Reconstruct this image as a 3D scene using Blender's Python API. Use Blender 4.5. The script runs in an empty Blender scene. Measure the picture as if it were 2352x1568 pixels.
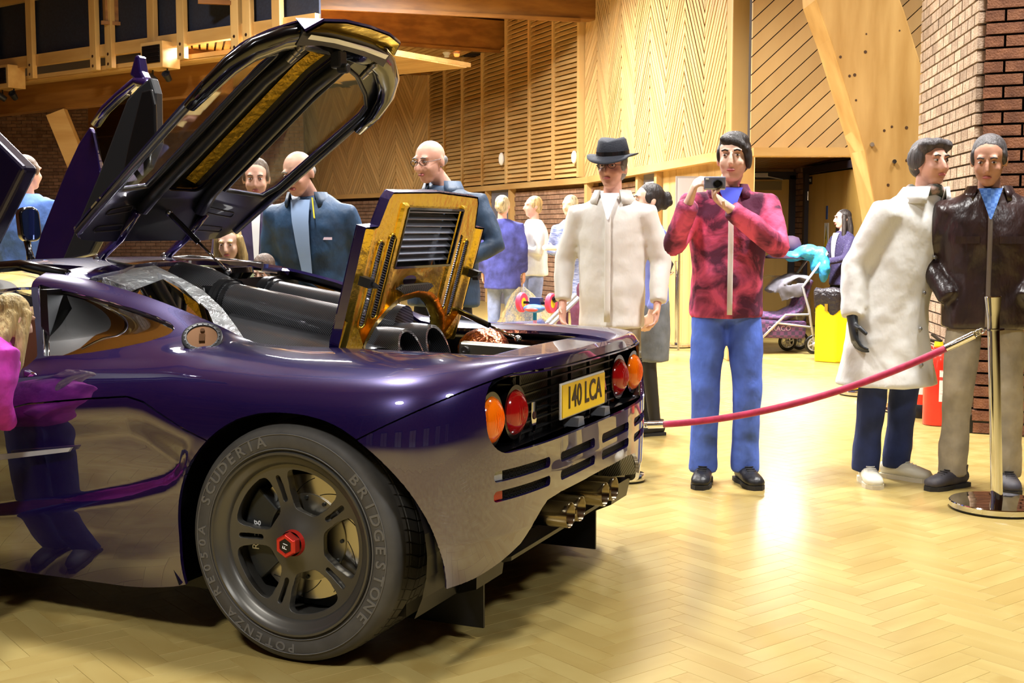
import bpy, bmesh, math, random
import numpy as np
from mathutils import Vector, Matrix
random.seed(7)
scn = bpy.context.scene
COL = scn.collection
PI = math.pi
# ---------------------------------------------------------------- camera
F = 2800.0; CX = 1176.0; CY = 784.0; HZ = 530.0; CAMH = 1.24
PITCH = math.atan((CY - HZ) / F)
cd = bpy.data.cameras.new('camera'); cam = bpy.data.objects.new('camera', cd); COL.objects.link(cam)
cam.location = (0, 0, CAMH); cam.rotation_euler = (PI / 2 - PITCH, 0, 0)
cd.sensor_width = 36; cd.lens = 36 * F / 2352; cd.clip_start = .05; cd.clip_end = 200
scn.camera = cam
# ---------------------------------------------------------------- world, exposure
w = bpy.data.worlds.new('world'); scn.world = w; w.use_nodes = True
w.node_tree.nodes['Background'].inputs[0].default_value = (.9, .93, 1, 1)
w.node_tree.nodes['Background'].inputs[1].default_value = .05
scn.view_settings.view_transform = 'Standard'; scn.view_settings.look = 'None'
scn.view_settings.exposure = EXPOSURE if 'EXPOSURE' in globals() else 0.35
scn.view_settings.gamma = 1
# ---------------------------------------------------------------- hall lamps and added fill lamps (area light under each ceiling lamp, built further down)
LAMPS = [  # x, y, z, watts, size, colour
    (-1.4, 4.9, 5.4, 210, .8, (1, .98, .95)),
    (2.8, 5.6, 5.2, 250, .8, (1, .98, .96)),
    (.7, 8.4, 5.0, 300, .8, (1, .98, .96)),
    (4.0, 8.6, 5.2, 170, .8, (1, .98, .94)),
    (-3.6, 8.2, 5.0, 280, .8, (1, .98, .95)),
    (-1.0, 14.6, 5.0, 1150, .9, (1, .98, .95)),
    (-3.4, 17.2, 4.05, 420, .8, (1, .95, .88)),
    (3.0, .0, 5.2, 230, .8, (.97, .98, 1)),  # added fill from the camera side, no known source
    (-2.2, -.6, 5.2, 250, .8, (1, .98, .96)),  # second added fill lamp near the camera
    (-5.4, 21.5, 4.05, 330, .8, (1, .95, .86)),
    (3.0, 11.85, 2.30, 220, .45, (1, .97, .92)),  # added to lighten the alcove, out of sight behind the lintel
    (-2.4, 11.2, 5.0, 560, .8, (1, .98, .95)),  # added to lift the brightness at the back of the hall
    (3.3, 14.8, 2.36, 110, .6, (1, .97, .92)),  # further added lamp, brightens the alcove doors
    (-4.6, 12.6, 5.6, 420, .8, (1, .96, .9)),  # added to brighten the gallery front
]
for i, (x, y, z, e, s, c) in enumerate(LAMPS):
    ld = bpy.data.lights.new('lamp_light', 'AREA'); ld.shape = 'DISK'; ld.size = s; ld.energy = e * .75; ld.color = c
    lo = bpy.data.objects.new('lamp_light', ld); COL.objects.link(lo); lo.location = (x, y, z - .06); ld.spread = math.radians({5: 158, 11: 150, 13: 170}.get(i, 128 if z > 4.5 else 170))

# ---------------------------------------------------------------- pixel helpers (the photograph seen as 2352 x 1568)
_fw = np.array([0, math.cos(PITCH), -math.sin(PITCH)]); _up = np.array([0, math.sin(PITCH), math.cos(PITCH)]); _rt = np.array([1., 0, 0])
_C = np.array([0, 0, CAMH]); TH = math.radians(23.6)
_R = np.array([math.sin(TH), math.cos(TH), 0]); _F = np.array([-math.cos(TH), math.sin(TH), 0]); _L = -_R
def ray(px, py):
    d = _fw * F + _rt * (px - CX) - _up * (py - CY); return d / np.linalg.norm(d)
def atz(px, py, z):
    d = ray(px, py); return _C + d * ((z - CAMH) / d[2])
def aty(px, py, Y):
    d = ray(px, py); return _C + d * (Y / d[1])
def proj(p):
    q = np.array(p) - _C; z = q @ _fw
    return CX + F * (q @ _rt) / z, CY - F * (q @ _up) / z, z
CARO = atz(660, 1252, .35) - _L * .90; CARO[2] = 0
def ony(px, py, y):
    d = ray(px, py); t = ((CARO + _L * y - _C) @ _L) / (d @ _L); q = _C + d * t - CARO
    return np.array([q @ _F, q @ _L, q[2]])
# ---------------------------------------------------------------- materials
def s2l(c):
    return tuple(((v / 255) / 12.92 if v / 255 <= .04045 else ((v / 255 + .055) / 1.055) ** 2.4) for v in c)
MATS = {}
def mat(name, col, rough=.5, metal=0., col2=None, ns=6., st=(1, 1, 1), rot=(0, 0, 0), det=3., ramp=(.35, .65), bump=0., bs=40., bst=(1, 1, 1),
        coat=0., trans=0., ior=1.45, emit=0., rnd=0., spec=.5, alpha=1., sheen=0., kind='noise', dist=0., crough=.03, bdist=.02):
    if name in MATS: return MATS[name]
    m = bpy.data.materials.new(name); m.use_nodes = True; MATS[name] = m
    nt = m.node_tree; N = nt.nodes; L = nt.links; b = N['Principled BSDF']
    c = s2l(col) + (1,); b.inputs['Base Color'].default_value = c
    b.inputs['Roughness'].default_value = rough; b.inputs['Metallic'].default_value = metal
    b.inputs['Coat Weight'].default_value = coat; b.inputs['Coat Roughness'].default_value = crough; b.inputs['Transmission Weight'].default_value = trans
    b.inputs['IOR'].default_value = ior; b.inputs['Specular IOR Level'].default_value = spec; b.inputs['Alpha'].default_value = alpha
    b.inputs['Sheen Weight'].default_value = sheen
    if emit:
        b.inputs['Emission Color'].default_value = c; b.inputs['Emission Strength'].default_value = emit
    tc = N.new('ShaderNodeTexCoord'); src = None
    if col2 is not None:
        mp = N.new('ShaderNodeMapping'); mp.inputs['Scale'].default_value = st; mp.inputs['Rotation'].default_value = rot
        L.new(tc.outputs['Object'], mp.inputs[0])
        if rnd:
            oi = N.new('ShaderNodeObjectInfo'); mu = N.new('ShaderNodeMath'); mu.operation = 'MULTIPLY'; mu.inputs[1].default_value = 37.
            L.new(oi.outputs['Random'], mu.inputs[0]); L.new(mu.outputs[0], mp.inputs['Location'])
        if kind == 'wave':
            tx = N.new('ShaderNodeTexWave'); tx.inputs['Scale'].default_value = ns; tx.inputs['Distortion'].default_value = dist; tx.inputs['Detail'].default_value = det
            out = tx.outputs['Fac']
        elif kind == 'checker':
            tx = N.new('ShaderNodeTexChecker'); tx.inputs['Scale'].default_value = ns; out = tx.outputs['Fac']
        elif kind == 'voronoi':
            tx = N.new('ShaderNodeTexVoronoi'); tx.inputs['Scale'].default_value = ns; out = tx.outputs['Distance']
        else:
            tx = N.new('ShaderNodeTexNoise'); tx.inputs['Scale'].default_value = ns; tx.inputs['Detail'].default_value = det; tx.inputs['Distortion'].default_value = dist
            out = tx.outputs['Fac']
        L.new(mp.outputs[0], tx.inputs['Vector'])
        rp = N.new('ShaderNodeValToRGB'); rp.color_ramp.elements[0].position = ramp[0]; rp.color_ramp.elements[1].position = ramp[1]
        rp.color_ramp.elements[0].color = c; rp.color_ramp.elements[1].color = s2l(col2) + (1,)
        L.new(out, rp.inputs[0]); src = rp.outputs[0]
    if rnd:
        oi = N.new('ShaderNodeObjectInfo'); mr = N.new('ShaderNodeMapRange'); mr.inputs[3].default_value = 1 - rnd; mr.inputs[4].default_value = 1 + rnd
        L.new(oi.outputs['Random'], mr.inputs[0]); mx = N.new('ShaderNodeHueSaturation')
        if src: L.new(src, mx.inputs['Color'])
        else: mx.inputs['Color'].default_value = c
        L.new(mr.outputs[0], mx.inputs['Value']); src = mx.outputs[0]
    if src:
        L.new(src, b.inputs['Base Color'])
        if emit: L.new(src, b.inputs['Emission Color'])
    if bump:
        mp2 = N.new('ShaderNodeMapping'); mp2.inputs['Scale'].default_value = bst; L.new(tc.outputs['Object'], mp2.inputs[0])
        t2 = N.new('ShaderNodeTexNoise'); t2.inputs['Scale'].default_value = bs; t2.inputs['Detail'].default_value = 4
        L.new(mp2.outputs[0], t2.inputs['Vector'])
        bp = N.new('ShaderNodeBump'); bp.inputs['Strength'].default_value = bump; bp.inputs['Distance'].default_value = bdist
        L.new(t2.outputs['Fac'], bp.inputs['Height']); L.new(bp.outputs[0], b.inputs['Normal'])
        if coat: L.new(bp.outputs[0], b.inputs['Coat Normal'])
    return m
# ---------------------------------------------------------------- mesh helpers
def mesh(name, V, Fc, m=None, parent=None, smooth=False, angle=None, loc=None, rotz=None, kind=None):
    me = bpy.data.meshes.new(name); me.from_pydata([tuple(map(float, v)) for v in V], [], [tuple(int(i) for i in f) for f in Fc]); me.update()
    return link(name, me, m, parent, smooth, angle, loc, rotz, kind)
def link(name, me, m=None, parent=None, smooth=False, angle=None, loc=None, rotz=None, kind=None):
    o = bpy.data.objects.new(name, me); COL.objects.link(o)
    if m is not None and not me.materials: me.materials.append(m)
    if smooth:
        me.shade_smooth()
        if angle: me.set_sharp_from_angle(angle=math.radians(angle))
    if parent is not None: o.parent = parent
    if loc is not None: o.location = loc
    if rotz is not None: o.rotation_euler = (0, 0, rotz)
    if kind: o['kind'] = kind
    return o
def tag(o, label, cat, group=None):
    o['label'] = label; o['category'] = cat
    if group: o['group'] = group
    return o
def thing(name, label, cat, loc=(0, 0, 0), rotz=0, group=None):
    o = bpy.data.objects.new(name, None); COL.objects.link(o); o.empty_display_size = .1
    o.location = loc; o.rotation_euler = (0, 0, rotz); return tag(o, label, cat, group)
class MB:
    """collects shapes, then becomes one mesh object"""
    def __init__(s): s.V = []; s.F = []
    def add(s, V, Fc, M=None):
        n = len(s.V)
        for v in V:
            v = Vector(v); s.V.append(tuple(M @ v) if M is not None else tuple(v))
        s.F += [tuple(i + n for i in f) for f in Fc]; return s
    def box(s, c, d, M=None, rz=0):
        x, y, z = c; a, b, e = d[0] / 2, d[1] / 2, d[2] / 2; V = []
        for i in (-1, 1):
            for j in (-1, 1):
                for k in (-1, 1):
                    p = (a * i, b * j); 
                    if rz: p = (p[0] * math.cos(rz) - p[1] * math.sin(rz), p[0] * math.sin(rz) + p[1] * math.cos(rz))
                    V.append((x + p[0], y + p[1], z + e * k))
        return s.add(V, [(0, 1, 3, 2), (4, 6, 7, 5), (0, 4, 5, 1), (2, 3, 7, 6), (0, 2, 6, 4), (1, 5, 7, 3)], M)
    def bar(s, p, q, wd, hg, M=None, up=(0, 0, 1)):
        p = Vector(p); q = Vector(q); d = (q - p).normalized(); u = Vector(up)
        if abs(d.dot(u)) > .98: u = Vector((0, 1, 0))
        x = d.cross(u).normalized() * wd / 2; y = x.cross(d).normalized() * hg / 2
        V = [p - x - y, p + x - y, p + x + y, p - x + y, q - x - y, q + x - y, q + x + y, q - x + y]
        return s.add(V, [(0, 3, 2, 1), (4, 5, 6, 7), (0, 1, 5, 4), (1, 2, 6, 5), (2, 3, 7, 6), (3, 0, 4, 7)], M)
    def tube(s, P, r, n=12, M=None, cap=True, flat=1., up=None, closed=False):
        P = [Vector(p) for p in P]; k = len(P); R = r if isinstance(r, (list, tuple)) else [r] * k
        V = []; u = None
        for i in range(k):
            a = P[i - 1] if (i > 0 or closed) else P[0]; b = P[(i + 1) % k] if (i < k - 1 or closed) else P[-1]
            d = (b - a).normalized()
            if u is None:
                u = Vector(up) if up else (Vector((0, 0, 1)) if abs(d.z) < .9 else Vector((1, 0, 0)))
            u = (u - d * u.dot(d))
            if u.length < 1e-5: u = d.orthogonal()
            u.normalize(); v = d.cross(u)
            ra = R[i]
            if isinstance(ra, (list, tuple)): ra, rb = ra
            else: rb = ra * flat
            for j in range(n):
                t = 2 * PI * j / n; V.append(P[i] + u * (math.cos(t) * ra) + v * (math.sin(t) * rb))
        Fc = []
        for i in range(k if closed else k - 1):
            i2 = (i + 1) % k
            for j in range(n): Fc.append((i * n + j, i * n + (j + 1) % n, i2 * n + (j + 1) % n, i2 * n + j))
        if cap and not closed:
            Fc.append(tuple(range(n - 1, -1, -1))); Fc.append(tuple(range((k - 1) * n, k * n)))
        return s.add(V, Fc, M)
    def lathe(s, prof, n=24, axis='z', c=(0, 0, 0), M=None, cap=True):
        V = []; k = len(prof)
        for r, h in prof:
            for j in range(n):
                t = 2 * PI * j / n; a, b = r * math.cos(t), r * math.sin(t)
                p = (a, b, h) if axis == 'z' else ((h, a, b) if axis == 'x' else (b, h, a))
                V.append((p[0] + c[0], p[1] + c[1], p[2] + c[2]))
        Fc = [(i * n + j, i * n + (j + 1) % n, (i + 1) * n + (j + 1) % n, (i + 1) * n + j) for i in range(k - 1) for j in range(n)]
        if cap:
            if prof[0][0] > 1e-6: Fc.append(tuple(range(n - 1, -1, -1)))
            if prof[-1][0] > 1e-6: Fc.append(tuple(range((k - 1) * n, k * n)))
        return s.add(V, Fc, M)
    def ell(s, c, r, n=14, M=None, rot=None):
        V = []; k = n // 2; c = Vector(c); Rm = Matrix.Identity(3) if rot is None else rot.to_3x3()
        for i in range(k + 1):
            ph = PI * i / k
            for j in range(n):
                t = 2 * PI * j / n
                V.append(c + Rm @ Vector((r[0] * math.sin(ph) * math.cos(t), r[1] * math.sin(ph) * math.sin(t), r[2] * math.cos(ph))))
        Fc = [(i * n + j, (i + 1) * n + j, (i + 1) * n + (j + 1) % n, i * n + (j + 1) % n) for i in range(k) for j in range(n)]
        return s.add(V, Fc, M)
    def prism(s, poly, h0, h1, ax='z', M=None):
        n = len(poly)
        f = {'z': lambda a, b, h: (a, b, h), 'y': lambda a, b, h: (a, h, b), 'x': lambda a, b, h: (h, a, b)}[ax]
        V = [f(a, b, h0) for a, b in poly] + [f(a, b, h1) for a, b in poly]
        Fc = [tuple(range(n - 1, -1, -1)), tuple(range(n, 2 * n))] + [(i, (i + 1) % n, n + (i + 1) % n, n + i) for i in range(n)]
        return s.add(V, Fc, M)
    def build(s, name, m, parent=None, smooth=False, angle=None, fix=True, **k):
        me = bpy.data.meshes.new(name); me.from_pydata(s.V, [], s.F); me.update()
        if fix:
            bm = bmesh.new(); bm.from_mesh(me); bmesh.ops.remove_doubles(bm, verts=bm.verts, dist=1e-6); bmesh.ops.recalc_face_normals(bm, faces=bm.faces); bm.to_mesh(me); bm.free()
        return link(name, me, m, parent, smooth, angle, **k)
def bevel(o, wd, seg=2, ang=40):
    b = o.modifiers.new('bevel', 'BEVEL'); b.width = wd; b.segments = seg; b.limit_method = 'ANGLE'; b.angle_limit = math.radians(ang); return o
def clip_poly(poly, clip):
    """convex clip (counter-clockwise) of a 2-D polygon"""
    out = list(poly)
    for i in range(len(clip)):
        a = clip[i]; b = clip[(i + 1) % len(clip)]; inp = out; out = []
        if not inp: return []
        side = lambda p: (b[0] - a[0]) * (p[1] - a[1]) - (b[1] - a[1]) * (p[0] - a[0])
        for j in range(len(inp)):
            p = inp[j]; q = inp[(j + 1) % len(inp)]; sp = side(p); sq = side(q)
            if sp >= 0: out.append(p)
            if (sp >= 0) != (sq >= 0):
                t = sp / (sp - sq); out.append((p[0] + t * (q[0] - p[0]), p[1] + t * (q[1] - p[1])))
    return out
def lettering(txt, size, name, m, parent, M, depth=.001, bold=False, xs=1., align='CENTER'):
    cu = bpy.data.curves.new(name, 'FONT'); cu.body = txt; cu.size = size; cu.extrude = depth; cu.align_x = align; cu.align_y = 'CENTER'; cu.resolution_u = 3
    if bold: cu.offset = size * .02
    t = bpy.data.objects.new('tmp', cu); COL.objects.link(t); dg = bpy.context.evaluated_depsgraph_get()
    me = bpy.data.meshes.new_from_object(t.evaluated_get(dg)); bpy.data.objects.remove(t)
    me.transform(M @ Matrix.Diagonal((xs, 1, 1, 1))); me.materials.clear()
    return link(name, me, m, parent)
# ================================================================ SETTING
# materials of the hall
m_plank_a = mat('pine board rising', (204, 170, 116), .45, col2=(190, 150, 94), ns=3.2, st=(1, 1, .16), rot=(0, math.radians(35), 0), det=5, ramp=(.3, .75), rnd=.16, coat=.15, bump=.1, bs=60)
m_plank_b = mat('pine board falling', (204, 170, 116), .45, col2=(190, 150, 94), ns=3.2, st=(1, 1, .16), rot=(0, math.radians(-35), 0), det=5, ramp=(.3, .75), rnd=.16, coat=.15, bump=.1, bs=60)
m_wood = mat('varnished pine', (206, 168, 108), .42, col2=(186, 144, 84), ns=5, st=(.15, 1, 1), det=5, rnd=.05, coat=.15)
m_woodv = mat('varnished pine upright', (206, 170, 112), .42, col2=(188, 148, 90), ns=5, st=(1, 1, .13), det=5, rnd=.06, coat=.15)
m_glulam = mat('laminated pine', (188, 138, 66), .38, col2=(150, 102, 42), ns=7, st=(.12, 1, 1.6), det=6, coat=.2, ramp=(.3, .7))
m_beam = mat('dark pine beam', (150, 102, 46), .45, col2=(118, 74, 28), ns=6, st=(.12, 1, 1.5), det=6, coat=.15)
m_slat = mat('pine slat', (208, 172, 112), .45, col2=(186, 144, 84), ns=4, st=(.2, 1, 1), rnd=.12, coat=.12)
m_back = mat('dark gap behind boards', (44, 28, 14), .9)
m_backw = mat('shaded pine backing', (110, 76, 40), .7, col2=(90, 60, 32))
m_brick = mat('brown brick', (158, 124, 100), .85, col2=(134, 100, 78), ns=9, rnd=.22, bump=.4, bs=70)
m_brickp = mat('lit tan brick', (174, 152, 130), .9, col2=(150, 126, 104), ns=14, rnd=.2, bump=.6, bs=90)  # pillar's left face: light falling on it put into a paler colour
m_brickr = mat('shaded red brown brick', (126, 82, 56), .88, col2=(98, 60, 40), ns=12, rnd=.2, bump=.5, bs=80)  # same pillar's right face: its shade put into a darker colour
m_mortar = mat('dark mortar', (58, 50, 46), .95)
m_mortarl = mat('grey mortar', (120, 112, 110), .95)
m_block = mat('parquet block', (172, 152, 92), .34, col2=(158, 134, 74), ns=5, st=(.25, 1, 1), det=5, rnd=.025, coat=.3, crough=.16)
m_floor = mat('floor underlay', (166, 144, 86), .34, col2=(154, 130, 72), ns=9, det=6, coat=.3, crough=.16)
m_black = mat('black paint', (14, 13, 14), .35)
m_navy = mat('navy gallery panel', (34, 40, 58), .7, col2=(28, 32, 48), ns=30)
m_door = mat('light oak door', (210, 170, 92), .4, col2=(196, 152, 74), ns=4, st=(1, 1, .08), det=5)
m_frame = mat('dark door frame', (34, 26, 34), .5)
m_white = mat('white plastic', (232, 232, 230), .4)
m_steel = mat('brushed steel', (190, 190, 192), .25, 1)
m_chrome = mat('polished chrome', (225, 225, 228), .06, 1)
m_grey = mat('grey display panel', (112, 110, 122), .6)

# ---- floor: herringbone blocks on a dark underlay
floor = mesh('floor', [(-16, -9, -.03), (16, -9, -.03), (16, 36, -.03), (-16, 36, -.03), (-16, -9, -.004), (16, -9, -.004), (16, 36, -.004), (-16, 36, -.004)],
             [(0, 3, 2, 1), (4, 5, 6, 7), (0, 1, 5, 4), (1, 2, 6, 5), (2, 3, 7, 6), (3, 0, 4, 7)], m_floor, kind='structure')
BL, BW = .30, .075
def block_mesh(L_, W_):
    a, b, g, e = L_ / 2 - .0004, W_ / 2 - .0004, .0006, .0005
    V = [(-a, -b, -.004), (a, -b, -.004), (a, b, -.004), (-a, b, -.004), (-a, -b, -g), (a, -b, -g), (a, b, -g), (-a, b, -g),
         (-a + e, -b + e, 0), (a - e, -b + e, 0), (a - e, b - e, 0), (-a + e, b - e, 0)]
    Q = []
    for k in (0, 4):
        for i in range(4): Q.append((k + i, k + (i + 1) % 4, k + 4 + (i + 1) % 4, k + 4 + i))
    return V, Q + [(8, 9, 10, 11)]
bv, bf = block_mesh(BL, BW)
bme = bpy.data.meshes.new('parquet_block'); bme.from_pydata(bv, [], bf); bme.materials.append(m_block)
FR = math.radians(38)
cells = []
nst = int(BL / BW)
for i in range(-160, 161):
    for j in range(-40, 41):
        # herringbone: steps of one block width along the diagonal, pairs of one long block each way
        bx = i * BW + j * BL; by = i * BW - j * BL
        cells.append((bx + BL / 2, by + BW / 2, 0)); cells.append((bx + BW / 2 - 0.0, by + BW + BL / 2, PI / 2))
vis = []; rest = []
ca, sa = math.cos(FR), math.sin(FR)
for (x, y, r) in cells:
    X = x * ca - y * sa; Y = x * sa + y * ca + 8
    if not (-12 < X < 12 and -6.5 < Y < 34): continue
    if Y < .8:
        if abs(X) < 4 and Y > -2: rest.append((X, Y, r))
        continue
    px, py, dz = proj((X, Y, 0))
    q = CARO + _F * 0
    rel = np.array([X, Y, 0]) - CARO; cxx = rel @ _F; cyy = rel @ _L
    under = -.5 < cxx < 3.4 and -.8 < cyy < .8
    if 0 < px < 2352 and 800 < py < 1568 and not under: vis.append((dz, X, Y, r))
    elif -2600 < px < 5000 and py < 2600: rest.append((X, Y, r))
vis.sort()
for (dz, X, Y, r) in vis[:300]:
    o = bpy.data.objects.new('parquet_block', bme); COL.objects.link(o); o.parent = floor; o.location = (X, Y, 0); o.rotation_euler = (0, 0, r + FR)
rest += [v[1:] for v in vis[300:]]
fb = np.array(bv); V = []; Fc = []
RA = np.array(rest); n8 = len(bv)
for (X, Y, r) in rest:
    c_, s_ = math.cos(r + FR), math.sin(r + FR)
    k = len(V)
    for (a, b, c) in bv: V.append((X + a * c_ - b * s_, Y + a * s_ + b * c_, c))
    Fc += [tuple(i + k for i in f) for f in bf]
m_block2 = mat('parquet field', (172, 152, 92), .34, col2=(158, 134, 74), ns=9, det=6, coat=.3, crough=.16)
mesh('parquet_field', V, Fc, m_block2, floor, kind='stuff')

# ---- walls made of boards
def wall(name, P0, P1, h, m=m_back, th=.12, z0=0.):
    P0 = Vector((P0[0], P0[1], 0)); P1 = Vector((P1[0], P1[1], 0)); Lw = (P1 - P0).length; a = math.atan2((P1 - P0).y, (P1 - P0).x)
    mb = MB(); mb.box((Lw / 2, th / 2 + .02, (z0 + h) / 2), (Lw, th, h - z0))
    o = mb.build(name, m, loc=P0, rotz=a, kind='structure'); return o, Lw
def board(par, poly, y0, y1, m, name='board'):
    if len(poly) < 3: return
    ar = sum(poly[i][0] * poly[(i + 1) % len(poly)][1] - poly[(i + 1) % len(poly)][0] * poly[i][1] for i in range(len(poly))) / 2
    if abs(ar) < 4e-4: return
    return MB().prism(poly, y0, y1, 'y').build(name, m, par)
def chevron(par, x0, x1, n, z0, z1, ang=55, bw=.079, first=1, off=0., gap=.009):
    sw = (x1 - x0) / n; dv = bw / math.cos(math.radians(ang)); t = math.tan(math.radians(ang))
    for i in range(n):
        a = x0 + i * sw + .004; b = a + sw - .008; s = first if i % 2 == 0 else -first
        clip = [(a, z0), (b, z0), (b, z1), (a, z1)]
        k = z0 - sw * t - dv + off
        while k < z1 + sw * t:
            g = gap
            za, zb = (k, k + sw * t) if s > 0 else (k + sw * t, k)
            poly = [(a, za + g), (b, zb + g), (b, zb + dv - g), (a, za + dv - g)]
            board(par, clip_poly(poly, clip), -.014 - random.random() * .004, .022, m_plank_a if s > 0 else m_plank_b)
            k += dv
def bricks(par, x0, x1, z0, z1, m, limit=300, bl=.225, ch=.075, jw=.010, dep=.03, proud=.006, holes=(), y=0., stagger=.5, only=None):
    """stretcher bond on local x,z; bricks that show become parts, the others one part of stuff"""
    me = {}; vis = []; oth = []
    M = par.matrix_basis; nz = int((z1 - z0) / ch)
    for r in range(nz):
        zc = z0 + (r + .5) * ch; xx = x0 - (bl * stagger if r % 2 else 0)
        while xx < x1:
            a = max(xx + jw / 2, x0); b = min(xx + bl - jw / 2, x1); xx += bl
            if b - a < .02: continue
            c = (a + b) / 2
            if any(h[0] < c < h[1] and h[2] < zc < h[3] for h in holes): continue
            p = M @ Vector((c, y, zc)); px, py, dz = proj(p)
            it = (dz, c, zc, round(b - a, 3))
            (vis if -20 < px < 2372 and -20 < py < 1588 and (only is None or only(px, py)) else oth).append(it)
    vis.sort(); oth += vis[limit:]
    for (dz, c, zc, L_) in vis[:limit]:
        if L_ not in me:
            q = MB().box((0, 0, 0), (L_, dep, ch - jw)); mm = bpy.data.meshes.new('brick'); mm.from_pydata(q.V, [], q.F); mm.materials.append(m); me[L_] = mm
        o = bpy.data.objects.new('brick', me[L_]); COL.objects.link(o); o.parent = par; o.location = (c, y - dep / 2 + .02 - proud - random.random() * .003, zc)
    if oth:
        q = MB()
        for (dz, c, zc, L_) in oth: q.box((c, y - dep / 2 + .02 - proud, zc), (L_, dep, ch - jw))
        q.build('brickwork', m, par, kind='stuff', fix=False)
ZL = 1.93
def led(px, py): return atz(px, py, ZL)
A0 = led(560, 466); A1 = led(992, 449); A2 = led(1372, 420); A3 = led(1668, 371)
# left chevron facet
wl, L1 = wall('wall_back_left', A0, A1, 5.2)
ns1 = 13; sw1 = L1 / ns1
chevron(wl, L1 - 8 * sw1, L1, 8, ZL + .09, 4.35, first=-1)
MB().box((L1 / 2, -.03, ZL + .045), (L1, .16, .09)).build('ledge', m_wood, wl)
bricks(wl, 0, L1, 0, ZL, m_brick, 140, only=lambda x, y: 690 < x < 1000 and y < 640)
# louvred facet
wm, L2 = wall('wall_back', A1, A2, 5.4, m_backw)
def tx(px, W, P0, P1):   # pixel column -> distance along a wall
    d = ray(px, 500); e = np.array(P1) - np.array(P0); e[2] = 0; n = np.array([-e[1], e[0]])
    t = (n @ (np.array(P0)[:2] - _C[:2])) / (n @ d[:2]); p = _C + d * t
    return float((p[:2] - np.array(P0)[:2]) @ e[:2] / np.linalg.norm(e[:2]))
posts = [tx(p, wm, A1, A2) for p in (994, 1031, 1072, 1118, 1173, 1226, 1281, 1340)]
MB().box((L2 / 2, -.03, ZL + .045), (L2, .16, .09)).build('ledge', m_wood, wm)
bricks(wm, 0, L2, 0, ZL, m_brick, 260, holes=[(tx(1126, wm, A1, A2), tx(1182, wm, A1, A2), -1, 3)], only=lambda x, y: 1050 < x < 1390 and y < 660)
chevron(wm, posts[-1] + .06, L2, 1, ZL + .09, 5.1, first=1)
for i in range(7):
    a, b = posts[i] + .04, posts[i + 1] - .04; top = 4.32 if i < 4 else 5.0; z = ZL + .13
    lp = thing('louvre_panel', ['pine louvre panel furthest left, beside the herringbone boards', 'second louvre panel from the left, pine slats', 'third louvre panel from the left, pine slats',
               'fourth louvre panel from the left, under the end of the soffit', 'fifth louvre panel from the left, tall pine slats', 'sixth louvre panel from the left, tall pine slats',
               'rightmost tall louvre panel with pine slats, next to the steep chevrons'][i], 'louvre panel', group='louvre panels on the back wall')
    lp.parent = None; lp.matrix_world = wm.matrix_basis @ Matrix.Translation((a, -.012, z))
    Lw = b - a
    q = MB().add([(0, -.074, -.034), (Lw, -.074, -.034), (Lw, -.064, -.038), (0, -.064, -.038), (0, -.030, .034), (Lw, -.030, .034), (Lw, -.016, .030), (0, -.016, .030)],
                 [(0, 1, 2, 3), (4, 7, 6, 5), (0, 4, 5, 1), (3, 2, 6, 7), (0, 3, 7, 4), (1, 5, 6, 2)])
    sm = bpy.data.meshes.new('slat'); sm.from_pydata(q.V, [], q.F); sm.materials.append(m_slat)
    zz = 0
    while z + zz < top - .03:
        o = bpy.data.objects.new('slat', sm); COL.objects.link(o); o.parent = lp; o.location = (0, 0, zz + .02); zz += .073
    MB().box((-.04, -.035, (top - z) / 2), (.055 if i else .07, .11, top - z + .06)).build('stile', m_woodv, lp)
    if i == 6: MB().box((Lw + .04, -.035, (top - z) / 2), (.07, .11, top - z + .06)).build('stile', m_woodv, lp)
# timber studs and grey panel below the ledge
for p in (1127, 1181, 1357):
    MB().box((tx(p, wm, A1, A2), -.03, ZL / 2), (.085, .12, ZL)).build('stud', m_woodv, wm)
MB().box(((tx(1130, wm, A1, A2) + tx(1178, wm, A1, A2)) / 2, .0, ZL / 2), (tx(1178, wm, A1, A2) - tx(1130, wm, A1, A2) - .06, .04, ZL)).build('infill_panel', m_grey, wm)
# right chevron facet, steep in view
wr, L3 = wall('wall_back_right', A2, A3, 5.4)
chevron(wr, .0, L3, 8, ZL + .09, 5.1, first=-1, gap=.019)
MB().box((L3 / 2, -.05, ZL + .045), (L3, .2, .09)).build('ledge', m_wood, wr)
t_ = lambda p: tx(p, wr, A2, A3)
bricks(wr, 0, t_(1474), 0, ZL, m_brick, 160, holes=[], only=lambda x, y: 1380 < x < 1490 and y < 600)
for p in (1479, 1523): MB().box((t_(p), -.04, ZL / 2), (.1, .12, ZL)).build('stud', m_woodv, wr)
MB().box(((t_(1482) + t_(1519)) / 2, .0, ZL / 2), (t_(1519) - t_(1482), .05, ZL)).build('infill_panel', m_grey, wr)
for k in range(8):
    a = t_(1527) + k * (L3 - t_(1527)) / 8; b = a + (L3 - t_(1527)) / 8 - .006
    MB().box(((a + b) / 2, 0, ZL / 2), (b - a, .05, ZL)).build('board', m_woodv, wr)
# wide pine post at the corner
pP = aty(1697, 500, 11.75)
pp = MB().box((pP[0], 11.75, 2.7), (.235, .3, 5.4)).build('trim_1', m_woodv, kind='structure'); bevel(pp, .012)
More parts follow.
